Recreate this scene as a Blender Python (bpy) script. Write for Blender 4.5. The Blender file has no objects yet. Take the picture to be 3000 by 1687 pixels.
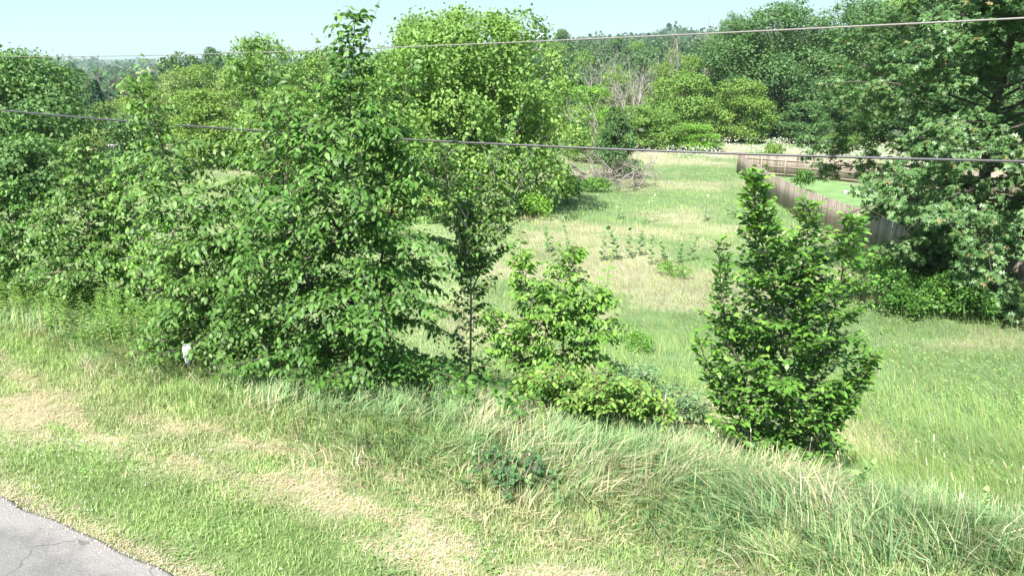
import bpy, math, random
import numpy as np
from mathutils import Vector, Matrix

sc = bpy.context.scene
col = sc.collection

# ---------------------------------------------------------------- camera
CAMZ = 4.2
PITCH = math.radians(17.9)
FPX = 2150.0                      # focal length in pixels of a 3000 x 1687 frame
cam_d = bpy.data.cameras.new('camera'); cam = bpy.data.objects.new('camera', cam_d); col.objects.link(cam)
cam_d.sensor_width = 36.0; cam_d.lens = 36.0 * FPX / 3000.0
cam_d.clip_start = 0.1; cam_d.clip_end = 20000
cam.location = (0, 0, CAMZ); cam.rotation_euler = (math.pi / 2 - PITCH, 0, 0)
sc.camera = cam

# ---------------------------------------------------------------- sky, sun, exposure
SUN_EL = math.radians(52)
SUN_H = Vector((0.42, 0.91, 0)).normalized()          # horizontal direction the light travels
world = bpy.data.worlds.new('World'); sc.world = world; world.use_nodes = True
wn = world.node_tree.nodes; wl = world.node_tree.links
bg = wn['Background']
sky = wn.new('ShaderNodeTexSky'); sky.sky_type = 'NISHITA'; sky.sun_disc = False
sky.sun_elevation = SUN_EL
sky.sun_rotation = math.atan2(-SUN_H.x, -SUN_H.y)
sky.altitude = 250; sky.air_density = 1.0; sky.dust_density = 0.2; sky.ozone_density = 1.2
tint = wn.new('ShaderNodeMix'); tint.data_type = 'RGBA'; tint.blend_type = 'MULTIPLY'
tint.inputs[0].default_value = 1.0; tint.inputs[7].default_value = (0.97, 1.08, 1.0, 1)
wl.new(sky.outputs[0], tint.inputs[6])
air = wn.new('ShaderNodeMix'); air.data_type = 'RGBA'; air.inputs[0].default_value = .72; air.inputs[7].default_value = (4.9, 7.3, 7.6, 1)   # pale hazy summer sky
wl.new(tint.outputs[2], air.inputs[6]); wl.new(air.outputs[2], bg.inputs[0])
bg.inputs[1].default_value = 0.05

sun_d = bpy.data.lights.new('sun', 'SUN'); sun = bpy.data.objects.new('sun', sun_d); col.objects.link(sun)
sun_d.energy = 5.0; sun_d.angle = math.radians(0.53); sun_d.color = (1.0, 0.955, 0.88)
sd = Vector((SUN_H.x * math.cos(SUN_EL), SUN_H.y * math.cos(SUN_EL), -math.sin(SUN_EL)))
sun.rotation_euler = sd.to_track_quat('-Z', 'Y').to_euler()
sc.view_settings.view_transform = 'Standard'; sc.view_settings.look = 'None'
sc.view_settings.gamma = 1.0; sc.view_settings.use_curve_mapping = False
sc.view_settings.exposure = 1.4
sc.cycles.max_bounces = 6; sc.cycles.diffuse_bounces = 3; sc.cycles.glossy_bounces = 2
sc.cycles.transmission_bounces = 4; sc.cycles.transparent_max_bounces = 4

# ================================================================ numeric helpers
RS = np.random.RandomState
def sstep(a, b, x):
    t = np.clip((np.asarray(x, float) - a) / (b - a), 0, 1); return t * t * (3 - 2 * t)

_hash = RS(7).rand(256, 256)
def vnoise(x, y):
    x = np.asarray(x, float); y = np.asarray(y, float)
    xi = np.floor(x).astype(int); yi = np.floor(y).astype(int)
    fx = x - xi; fy = y - yi
    fx = fx * fx * (3 - 2 * fx); fy = fy * fy * (3 - 2 * fy)
    h = lambda i, j: _hash[i & 255, j & 255]
    return (h(xi, yi) * (1 - fx) + h(xi + 1, yi) * fx) * (1 - fy) + (h(xi, yi + 1) * (1 - fx) + h(xi + 1, yi + 1) * fx) * fy
def fbm(x, y, o=3):
    s = 0; a = .5; t = 0
    for k in range(o):
        s = s + a * vnoise(np.asarray(x) * 2 ** k + 17 * k, np.asarray(y) * 2 ** k + 31 * k); t += a; a *= .5
    return s / t
def nrm(v):
    return v / np.maximum(np.linalg.norm(v, axis=-1, keepdims=True), 1e-9)

# ---------------------------------------------------------------- the lie of the land
NX, NY = 0.46, 0.888                                   # away from the road
_dn = np.arange(-80, 420, 0.2)
_pz = np.interp(_dn, [-80, 3.3, 3.55, 5, 6.3, 7.2, 8.2, 10, 14, 20, 30, 45, 70, 100, 150, 250, 420],
                     [-.07, -.07, -.01, -.04, -.16, -.35, -.75, -1.65, -3.0, -4.0, -5.0, -6.2, -7.55, -8.6, -9.5, -12, -14])
_k = np.hanning(9); _k /= _k.sum()
_pz = np.convolve(np.pad(_pz, 4, mode='edge'), _k, 'valid')
def DN(x, y): return NX * np.asarray(x, float) + NY * np.asarray(y, float)
def H(x, y):
    x = np.asarray(x, float); y = np.asarray(y, float)
    dn = DN(x, y)
    z = np.interp(dn, _dn, _pz)
    f = sstep(9, 16, dn)
    z = z + f * (0.35 * (fbm(x / 9, y / 9) - .5) + 0.12 * (vnoise(x / 1.7, y / 1.7) - .5))
    z = z + 0.05 * (vnoise(x * 1.3, y * 1.3) - .5) * sstep(3.6, 4.6, dn)
    R = np.hypot(x, y); az = np.degrees(np.arctan2(x, y))
    a = sstep(-14, 4, az)
    left = -11 - 22 * sstep(130, 420, R) - 10 * sstep(500, 1500, R)
    right = -11 - 10 * sstep(130, 260, R) + 14 * sstep(240, 480, R) + 34 * sstep(600, 1700, R) * sstep(-2, 14, az)
    far = left * (1 - a) + right * a + sstep(150, 400, R) * 16 * (fbm(x / 190, y / 190) - .5)
    w = sstep(110, 200, R) * sstep(0, 60, y)
    return z * (1 - w) + far * w

CT, ST = math.cos(PITCH), math.sin(PITCH)
def ray(px, py):
    u = (px - 1500) / FPX; v = (843.5 - py) / FPX
    return np.array([u, CT + v * ST, -ST + v * CT])
def at_y(px, py, Y):                                   # the point seen at (px, py) that stands Y metres away
    d = ray(px, py); return np.array([0, 0, CAMZ]) + d * (Y / d[1])
def on_ground(px, py):
    d = ray(px, py); t = np.geomspace(3, 400, 3000)
    hit = CAMZ + d[2] * t <= H(d[0] * t, d[1] * t); p = d * t[np.argmax(hit)]
    return np.array([p[0], p[1], float(H(p[0], p[1]))])
def stand(px, Y):                                      # ground point in column px at distance Y
    z = -5.0
    for _ in range(12):
        x = (px - 1500) / FPX * (Y * CT + (CAMZ - z) * ST); z = float(H(x, Y))
    return np.array([x, Y, z])
def top_z(Y, py):
    v = (843.5 - py) / FPX
    return CAMZ + Y * (v * CT - ST) / (CT + v * ST)
def project(P):
    P = np.asarray(P, float); dx = P[..., 0]; dy = P[..., 1]; dz = P[..., 2] - CAMZ
    dep = dy * CT - dz * ST; v = (dy * ST + dz * CT) / dep; u = dx / dep
    return 1500 + u * FPX, 843.5 - v * FPX, dep

# ---------------------------------------------------------------- mesh building
class MB:
    def __init__(s): s.V = []; s.T = []; s.C = []; s.n = 0
    def add(s, V, T, c):
        V = np.asarray(V, float).reshape(-1, 3); T = np.asarray(T, int).reshape(-1, 3)
        c = np.asarray(c, float)
        if c.ndim == 1: c = np.broadcast_to(c, (len(V), 3))
        s.V.append(V); s.T.append(T + s.n); s.C.append(c); s.n += len(V)
    def tube(s, P, r, c, sides=5):
        P = np.asarray(P, float); k = len(P); r = np.broadcast_to(np.asarray(r, float), (k,))
        t = nrm(np.gradient(P, axis=0)); ref = np.array([0.31, 0.2, 1.0]) if abs(t[0][2]) < .9 else np.array([1.0, .3, 0])
        a = nrm(np.cross(t, ref)); b = np.cross(t, a)
        th = np.arange(sides) * 2 * math.pi / sides
        V = P[:, None] + r[:, None, None] * (np.cos(th)[None, :, None] * a[:, None] + np.sin(th)[None, :, None] * b[:, None])
        T = []
        for i in range(k - 1):
            for j in range(sides):
                p = i * sides + j; q = i * sides + (j + 1) % sides
                T += [(p, q, q + sides), (p, q + sides, p + sides)]
        V = V.reshape(-1, 3)
        for e, o in ((0, 1), (k - 1, 0)):
            for j in range(1, sides - 1):
                f = (e * sides, e * sides + j, e * sides + j + 1)
                T.append(f if o == 0 else f[::-1])
        s.add(V, T, c)
    def box(s, lo, hi, c):
        x0, y0, z0 = lo; x1, y1, z1 = hi
        V = [(x0,y0,z0),(x1,y0,z0),(x1,y1,z0),(x0,y1,z0),(x0,y0,z1),(x1,y0,z1),(x1,y1,z1),(x0,y1,z1)]
        Q = [(0,3,2,1),(4,5,6,7),(0,1,5,4),(1,2,6,5),(2,3,7,6),(3,0,4,7)]
        s.add(V, [t for q in Q for t in ((q[0],q[1],q[2]),(q[0],q[2],q[3]))], c)
    def mesh(s, name, mat, smooth=False, origin=None):
        V = np.concatenate(s.V); T = np.concatenate(s.T); C = np.concatenate(s.C)
        if origin is not None: V = V - np.asarray(origin, float)
        return raw_mesh(name, V, T, C, mat, smooth)
    def build(s, name, mat, parent=None, smooth=False, origin=None):
        o = bpy.data.objects.new(name, s.mesh(name, mat, smooth, origin)); col.objects.link(o)
        if parent is not None: o.parent = parent
        elif origin is not None: o.location = origin
        return o

def raw_mesh(name, V, T, C, mat, smooth=False):
    m = bpy.data.meshes.new(name)
    m.vertices.add(len(V)); m.vertices.foreach_set('co', np.ascontiguousarray(V, np.float32).ravel())
    m.loops.add(len(T) * 3); m.loops.foreach_set('vertex_index', np.ascontiguousarray(T, np.int32).ravel())
    m.polygons.add(len(T)); m.polygons.foreach_set('loop_start', np.arange(0, len(T) * 3, 3, dtype=np.int32))
    if smooth: m.polygons.foreach_set('use_smooth', np.ones(len(T), bool))
    a = m.attributes.new('Col', 'FLOAT_COLOR', 'POINT')
    a.data.foreach_set('color', np.concatenate([np.asarray(C, np.float32), np.ones((len(C), 1), np.float32)], 1).ravel())
    m.update(calc_edges=True); m.materials.append(mat)
    return m

def tag(o, label=None, cat=None, group=None, kind=None):
    if label: o['label'] = label
    if cat: o['category'] = cat
    if group: o['group'] = group
    if kind: o['kind'] = kind
    return o
def thing(name, loc, label, cat, group=None):
    o = bpy.data.objects.new(name, None); col.objects.link(o); o.location = [float(v) for v in loc]
    o.empty_display_size = 0.2
    return tag(o, label, cat, group)

# ---------------------------------------------------------------- materials
def mat_new(name):
    m = bpy.data.materials.new(name); m.use_nodes = True
    nt = m.node_tree; return m, nt.nodes, nt.links, nt.nodes['Principled BSDF']
def leaf_mat(name, rough=.45, spec=.4, transl=.3, tcol=(1.25, 1.3, .45), vary=.25, nscale=6.0, cool=(.96, 1.0, 1.15)):
    m, n, l, p = mat_new(name)
    at = n.new('ShaderNodeAttribute'); at.attribute_name = 'Col'
    geo = n.new('ShaderNodeNewGeometry'); nz = n.new('ShaderNodeTexNoise'); nz.inputs['Scale'].default_value = nscale
    l.new(geo.outputs['Position'], nz.inputs['Vector'])
    mr = n.new('ShaderNodeMapRange'); mr.inputs[1].default_value = .3; mr.inputs[2].default_value = .7
    mr.inputs[3].default_value = .97 * (1 - vary); mr.inputs[4].default_value = .97 * (1 + vary)
    l.new(nz.outputs[0], mr.inputs[0])
    mul = n.new('ShaderNodeVectorMath'); mul.operation = 'SCALE'
    hue = n.new('ShaderNodeVectorMath'); hue.operation = 'MULTIPLY'; hue.inputs[1].default_value = cool
    l.new(at.outputs['Color'], hue.inputs[0]); l.new(hue.outputs[0], mul.inputs[0]); l.new(mr.outputs[0], mul.inputs['Scale'])
    l.new(mul.outputs[0], p.inputs['Base Color'])
    p.inputs['Roughness'].default_value = rough; p.inputs['Specular IOR Level'].default_value = spec
    tr = n.new('ShaderNodeBsdfTranslucent'); tm = n.new('ShaderNodeVectorMath'); tm.operation = 'MULTIPLY'
    tm.inputs[1].default_value = tcol; l.new(mul.outputs[0], tm.inputs[0]); l.new(tm.outputs[0], tr.inputs[0])
    mx = n.new('ShaderNodeMixShader'); mx.inputs[0].default_value = transl
    l.new(p.outputs[0], mx.inputs[1]); l.new(tr.outputs[0], mx.inputs[2])
    l.new(mx.outputs[0], n['Material Output'].inputs[0])
    return m
def bark_mat(name):
    m, n, l, p = mat_new(name)
    at = n.new('ShaderNodeAttribute'); at.attribute_name = 'Col'
    tc = n.new('ShaderNodeTexCoord'); nz = n.new('ShaderNodeTexNoise'); nz.inputs['Scale'].default_value = 18; nz.inputs['Detail'].default_value = 6
    l.new(tc.outputs['Object'], nz.inputs['Vector'])
    mr = n.new('ShaderNodeMapRange'); mr.inputs[3].default_value = .6; mr.inputs[4].default_value = 1.4; l.new(nz.outputs[0], mr.inputs[0])
    mul = n.new('ShaderNodeVectorMath'); mul.operation = 'SCALE'; l.new(at.outputs['Color'], mul.inputs[0]); l.new(mr.outputs[0], mul.inputs['Scale'])
    l.new(mul.outputs[0], p.inputs['Base Color']); p.inputs['Roughness'].default_value = .85
    bp = n.new('ShaderNodeBump'); bp.inputs['Strength'].default_value = .5; bp.inputs['Distance'].default_value = .02
    l.new(nz.outputs[0], bp.inputs['Height']); l.new(bp.outputs[0], p.inputs['Normal'])
    return m
def plain_mat(name, rgb, rough=.6, metal=0.0, nscale=8, vary=.15, obj_random=0.0, stretch=(1, 1, 1), bump=.1):
    m, n, l, p = mat_new(name)
    tc = n.new('ShaderNodeTexCoord'); mp = n.new('ShaderNodeMapping'); mp.inputs['Scale'].default_value = stretch
    l.new(tc.outputs['Object'], mp.inputs[0])
    nz = n.new('ShaderNodeTexNoise'); nz.inputs['Scale'].default_value = nscale; nz.inputs['Detail'].default_value = 5
    l.new(mp.outputs[0], nz.inputs['Vector'])
    mr = n.new('ShaderNodeMapRange'); mr.inputs[1].default_value = .25; mr.inputs[2].default_value = .75
    mr.inputs[3].default_value = 1 - vary; mr.inputs[4].default_value = 1 + vary; l.new(nz.outputs[0], mr.inputs[0])
    c = n.new('ShaderNodeVectorMath'); c.operation = 'SCALE'; c.inputs[0].default_value = rgb; l.new(mr.outputs[0], c.inputs['Scale'])
    out = c.outputs[0]
    if obj_random:
        oi = n.new('ShaderNodeObjectInfo'); r2 = n.new('ShaderNodeMapRange'); r2.inputs[3].default_value = 1 - obj_random; r2.inputs[4].default_value = 1 + obj_random
        l.new(oi.outputs['Random'], r2.inputs[0])
        c2 = n.new('ShaderNodeVectorMath'); c2.operation = 'SCALE'; l.new(out, c2.inputs[0]); l.new(r2.outputs[0], c2.inputs['Scale']); out = c2.outputs[0]
    l.new(out, p.inputs['Base Color']); p.inputs['Roughness'].default_value = rough; p.inputs['Metallic'].default_value = metal
    bp = n.new('ShaderNodeBump'); bp.inputs['Strength'].default_value = bump; bp.inputs['Distance'].default_value = .02
    l.new(nz.outputs[0], bp.inputs['Height']); l.new(bp.outputs[0], p.inputs['Normal'])
    return m

M_LEAF = leaf_mat('sapling_leaf', .48, .36, .32)
M_GLOSS = leaf_mat('glossy_leaf', .36, .45, .22)
M_OAK = leaf_mat('oak_leaf', .42, .42, .18)
M_FAR = leaf_mat('crown_foliage', .55, .3, .3, vary=.22, nscale=1.3)
M_WOOD = leaf_mat('wood_foliage', .7, .15, .25, vary=.3, nscale=.12)
M_GRASS = leaf_mat('grass_blade', .55, .25, .33, tcol=(1.1, 1.15, .6), vary=.12, nscale=2.5, cool=(1.0, 1.0, 1.13))
M_BARK = bark_mat('bark')

# ================================================================ the ground
FA = np.array([23.4, 76.6]); FB = np.array([19.2, 48.0]); FD = np.array([18.3, 22.5]); FR = np.array([44.0, 61.2])
def fence_x(y):
    return np.interp(y, [FD[1], FB[1], FA[1]], [FD[0], FB[0], FA[0]])
def in_yard(x, y):
    back = FA[1] + (np.asarray(x) - FA[0]) * (FR[1] - FA[1]) / (FR[0] - FA[0])
    return (x > fence_x(y)) & (y < back) & (y > 5)
def in_left_lawn(x, y):
    dn = DN(x, y)
    edge = -1.2 + 1.2 * np.sin(y * .21) + .8 * vnoise(y * .5, x * 0 + 3)
    return (dn > 12.5 + 1.5 * vnoise(x * .4, y * .4)) & (x < edge) & (y < 62)
STRAW = np.array([.52, .475, .27]); LAWN = np.array([.21, .30, .085]); GREEN = np.array([.17, .30, .11]); OLIVE = np.array([.27, .32, .12])
def straw_amount(x, y):
    """how dry the field grass is, 0 to 1"""
    n = fbm(x / 5.5 + 3, y / 4.2 + 9, 4)
    s = sstep(.38, .66, n)
    Y = np.asarray(y, float)
    band = np.interp(Y, [8, 16, 22, 40, 47, 50, 62, 66, 78, 84, 200], [.3, .32, .66, .68, .45, .08, .1, .25, .4, .7, .5])
    return np.clip(.46 * band + .85 * (s - .5) + .03, 0, 1)
def thatch(x, y):
    """cut straw lying along the edge of the mown strip"""
    dn = DN(x, y); al = NY * x - NX * y
    w = np.exp(-((dn - 4.75 - .28 * np.sin(al * .9)) / .42) ** 2)
    w = np.maximum(w, .8 * np.exp(-((dn - 4.75) / .75) ** 2) * sstep(-3.5, -1, al))
    return w * sstep(.50, .55, fbm(al * 1.9 + 40, dn * 4.6, 4)) * 1.5 + .25 * np.exp(-((dn - 3.32) / .12) ** 2) * 2.5
def ground_rgb(x, y):
    dn = DN(x, y); x = np.asarray(x, float); y = np.asarray(y, float)
    s = straw_amount(x, y)[..., None]
    c = (OLIVE * (1 - s) + STRAW * s) * .8
    g = sstep(.5, .2, s[..., 0])[..., None]
    c = c * (1 - .6 * g) + GREEN * .75 * .6 * g
    lawnc = LAWN * (.85 + .3 * fbm(x / 2, y / 2))[..., None]
    ll = (in_left_lawn(x, y))[..., None]; c = np.where(ll, np.array([.25, .325, .12]) * (.85 + .3 * fbm(x / 3, y / 3))[..., None], c)
    yd = in_yard(x, y)[..., None]; c = np.where(yd, np.array([.20, .31, .10]) * (.9 + .2 * fbm(x / 3, y / 3))[..., None], c)
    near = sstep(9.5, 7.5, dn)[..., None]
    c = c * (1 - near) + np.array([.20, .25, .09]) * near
    t = np.clip(thatch(x, y), 0, 1)[..., None]
    mow = sstep(5.6, 5.1, dn)[..., None]
    c = c * (1 - mow) + (lawnc * .8 * (1 - t) + STRAW * .95 * t) * mow
    R = np.hypot(x, y); far = sstep(130, 230, R)[..., None]
    c = c * (1 - far) + np.array([.10, .14, .055]) * far
    return c

def sinh_axis(c, a, lo, hi, n):
    s0 = math.asinh((lo - c) / a); s1 = math.asinh((hi - c) / a)
    return c + a * np.sinh(np.linspace(s0, s1, n))
gx = sinh_axis(0, 6, -3600, 3600, 240); gy = sinh_axis(8, 6, -300, 4500, 230)
X, Y = np.meshgrid(gx, gy); Z = H(X, Y)
Vg = np.stack([X, Y, Z], -1).reshape(-1, 3)
i = np.arange(len(gy) - 1)[:, None] * len(gx) + np.arange(len(gx) - 1)[None, :]
i = i.ravel(); T = np.concatenate([np.stack([i, i + 1, i + 1 + len(gx)], 1), np.stack([i, i + 1 + len(gx), i + len(gx)], 1)])
mg, n, l, p = mat_new('ground_soil_and_turf')
at = n.new('ShaderNodeAttribute'); at.attribute_name = 'Col'
geo = n.new('ShaderNodeNewGeometry')
na = n.new('ShaderNodeTexNoise'); na.inputs['Scale'].default_value = 9; na.inputs['Detail'].default_value = 8; na.inputs['Roughness'].default_value = .75
nb = n.new('ShaderNodeTexNoise'); nb.inputs['Scale'].default_value = .9; nb.inputs['Detail'].default_value = 5
l.new(geo.outputs['Position'], na.inputs['Vector']); l.new(geo.outputs['Position'], nb.inputs['Vector'])
add = n.new('ShaderNodeMath'); add.operation = 'ADD'; l.new(na.outputs[0], add.inputs[0]); l.new(nb.outputs[0], add.inputs[1])
mr = n.new('ShaderNodeMapRange'); mr.inputs[1].default_value = .65; mr.inputs[2].default_value = 1.35; mr.inputs[3].default_value = .54; mr.inputs[4].default_value = 1.1
l.new(add.outputs[0], mr.inputs[0])
mul = n.new('ShaderNodeVectorMath'); mul.operation = 'SCALE'; hue = n.new('ShaderNodeVectorMath'); hue.operation = 'MULTIPLY'; hue.inputs[1].default_value = (.97, 1, 1.25); l.new(at.outputs['Color'], hue.inputs[0])
l.new(hue.outputs[0], mul.inputs[0]); l.new(mr.outputs[0], mul.inputs['Scale'])
l.new(mul.outputs[0], p.inputs['Base Color']); p.inputs['Roughness'].default_value = .95; p.inputs['Specular IOR Level'].default_value = .1
bp = n.new('ShaderNodeBump'); bp.inputs['Strength'].default_value = .7; bp.inputs['Distance'].default_value = .08
l.new(na.outputs[0], bp.inputs['Height']); l.new(bp.outputs[0], p.inputs['Normal'])
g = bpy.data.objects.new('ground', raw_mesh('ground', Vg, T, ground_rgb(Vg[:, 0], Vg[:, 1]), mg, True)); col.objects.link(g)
tag(g, 'grassy ground falling from the road verge to the field and far valley', kind='structure')

# ---------------------------------------------------------------- the road
def road():
    mb = MB(); rs = RS(3)
    al = np.arange(-60, 45, .16); r = np.array([NY, -NX]); nn = np.array([NX, NY])
    def line(dn, z):
        P = al[:, None] * r + dn[:, None] * nn; return np.column_stack([P, np.full(len(al), z)])
    e = 3.25 + .012 * (fbm(al * .8, al * 0, 3) - .5) * 2 + .03 * (vnoise(al * 6, al * 0 + 5) - .5) * 2
    rows = [line(e + .015, -.08), line(e, -.004), line(e - .04, .014), line(e - .45, .024), line(np.full(len(al), -.2), .05), line(np.full(len(al), -3.6), .0), line(np.full(len(al), -3.62), -.09)]
    k = len(al); V = np.concatenate(rows); T = []
    for a in range(len(rows) - 1):
        q = a * k + np.arange(k - 1)
        T.append(np.stack([q, q + 1, q + k + 1], 1)); T.append(np.stack([q, q + k + 1, q + k], 1))
    T = np.concatenate(T)[:, ::-1]
    ed = np.concatenate([np.full(k, v) for v in (1, 1, 1, .0, 0, 0, 0)])
    mb.add(V, T, np.stack([ed] * 3, 1))
    m, n, l, p = mat_new('asphalt')
    geo = n.new('ShaderNodeNewGeometry'); at = n.new('ShaderNodeAttribute'); at.attribute_name = 'Col'
    v1 = n.new('ShaderNodeTexVoronoi'); v1.inputs['Scale'].default_value = 45; l.new(geo.outputs['Position'], v1.inputs['Vector'])
    n1 = n.new('ShaderNodeTexNoise'); n1.inputs['Scale'].default_value = 2.2; n1.inputs['Detail'].default_value = 8; n1.inputs['Roughness'].default_value = .7; l.new(geo.outputs['Position'], n1.inputs['Vector'])
    rp = n.new('ShaderNodeValToRGB'); rp.color_ramp.elements[0].color = (.125, .119, .119, 1); rp.color_ramp.elements[1].color = (.175, .167, .167, 1)
    rp.color_ramp.elements[0].position = .35; rp.color_ramp.elements[1].position = .65; l.new(n1.outputs[0], rp.inputs[0])
    sp = n.new('ShaderNodeMix'); sp.data_type = 'RGBA'; l.new(rp.outputs[0], sp.inputs[6]); sp.inputs[7].default_value = (.36, .34, .32, 1)
    st = n.new('ShaderNodeMapRange'); st.inputs[1].default_value = .32; st.inputs[2].default_value = .05; l.new(v1.outputs['Distance'], st.inputs[0])
    wt = n.new('ShaderNodeMath'); wt.operation = 'MULTIPLY'; wt.inputs[1].default_value = .5; l.new(st.outputs[0], wt.inputs[0]); l.new(wt.outputs[0], sp.inputs[0])
    # the worn, dusty edge band
    em = n.new('ShaderNodeMath'); em.operation = 'MULTIPLY_ADD'; l.new(n1.outputs[0], em.inputs[0]); em.inputs[1].default_value = 1.6; em.inputs[2].default_value = -.8
    ea = n.new('ShaderNodeMath'); ea.operation = 'ADD'; ea.use_clamp = True; l.new(at.outputs['Fac'], ea.inputs[0]); l.new(em.outputs[0], ea.inputs[1])
    eb = n.new('ShaderNodeMapRange'); eb.inputs[1].default_value = .25; eb.inputs[2].default_value = .75; l.new(ea.outputs[0], eb.inputs[0])
    e2 = n.new('ShaderNodeMix'); e2.data_type = 'RGBA'; l.new(eb.outputs[0], e2.inputs[0]); l.new(sp.outputs[2], e2.inputs[6]); e2.inputs[7].default_value = (.25, .228, .23, 1)
    # hairline cracks
    nw = n.new('ShaderNodeTexNoise'); nw.inputs['Scale'].default_value = 1.5; nw.inputs['Detail'].default_value = 4; l.new(geo.outputs['Position'], nw.inputs['Vector'])
    mxv = n.new('ShaderNodeMix'); mxv.data_type = 'RGBA'; mxv.inputs[0].default_value = .55; l.new(geo.outputs['Position'], mxv.inputs[6]); l.new(nw.outputs['Color'], mxv.inputs[7])
    vc = n.new('ShaderNodeTexVoronoi'); vc.feature = 'DISTANCE_TO_EDGE'; vc.inputs['Scale'].default_value = .8; l.new(mxv.outputs[2], vc.inputs['Vector'])
    cr = n.new('ShaderNodeMapRange'); cr.inputs[1].default_value = .002; cr.inputs[2].default_value = .006; cr.inputs[3].default_value = .6; cr.inputs[4].default_value = 1; l.new(vc.outputs['Distance'], cr.inputs[0])
    cm = n.new('ShaderNodeVectorMath'); cm.operation = 'SCALE'; l.new(e2.outputs[2], cm.inputs[0]); l.new(cr.outputs[0], cm.inputs['Scale'])
    l.new(cm.outputs[0], p.inputs['Base Color']); p.inputs['Roughness'].default_value = .85
    bp = n.new('ShaderNodeBump'); bp.inputs['Strength'].default_value = .6; bp.inputs['Distance'].default_value = .006; l.new(v1.outputs['Distance'], bp.inputs['Height']); l.new(bp.outputs[0], p.inputs['Normal'])
    o = mb.build('road', m, smooth=True)
    tag(o, 'grey asphalt road with a paler crumbling edge in the lower left corner', kind='structure')
road()

# ================================================================ grass
def blades(mb, P, h, w, az, lean, C, seg=3, tipc=None, face=None):
    """curved tapering strips: P (N,3) feet, h height, w width, az lean azimuth, lean amount"""
    N = len(P); ld = np.stack([np.cos(az), np.sin(az), 0 * az], 1)
    f = az + math.pi / 2 if face is None else face
    sd_ = np.stack([np.cos(f), np.sin(f), 0 * f], 1)
    V = []; C2 = []
    for k in range(seg + 1):
        s = k / seg
        up = h * (s - .45 * np.clip(lean, 0, 1.6) * s ** 2)
        c = P + ld * (h * lean * s ** 1.7)[:, None] * .9; c = c.copy(); c[:, 2] += up
        ww = w * (1 - s ** 1.6) * .5
        cc = C if tipc is None else C * (1 - s) + tipc * s
        if k < seg:
            V += [c - sd_ * ww[:, None], c + sd_ * ww[:, None]]; C2 += [cc, cc]
        else:
            V.append(c); C2.append(cc)
    nv = 2 * seg + 1
    V = np.stack(V, 1).reshape(-1, 3); C2 = np.stack(C2, 1).reshape(-1, 3)
    tt = []
    for k in range(seg - 1):
        a = 2 * k; tt += [(a, a + 1, a + 3), (a, a + 3, a + 2)]
    tt.append((2 * seg - 2, 2 * seg - 1, 2 * seg))
    T = (np.arange(N)[:, None, None] * nv + np.array(tt)[None]).reshape(-1, 3)
    mb.add(V, T, C2)
def in_view(x, y, z, mx=260, my=260):
    px, py, d = project(np.stack([x, y, z], -1))
    return (d > 1) & (px > -mx) & (px < 3000 + mx) & (py > -100) & (py < 1687 + my)
def verge_points(rs, n, d0, d1, a0=-16, a1=11):
    al = rs.uniform(a0, a1, n); dn = rs.uniform(d0, d1, n)
    x = al * NY + dn * NX; y = -al * NX + dn * NY
    z = H(x, y); k = in_view(x, y, z)
    return x[k], y[k], z[k]
def pick(rs, C, n, j=.12):
    C = np.asarray(C, float); c = C[rs.randint(len(C), size=n)]
    return c * (1 + j * rs.randn(n, 1)).clip(.6, 1.5)

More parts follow.
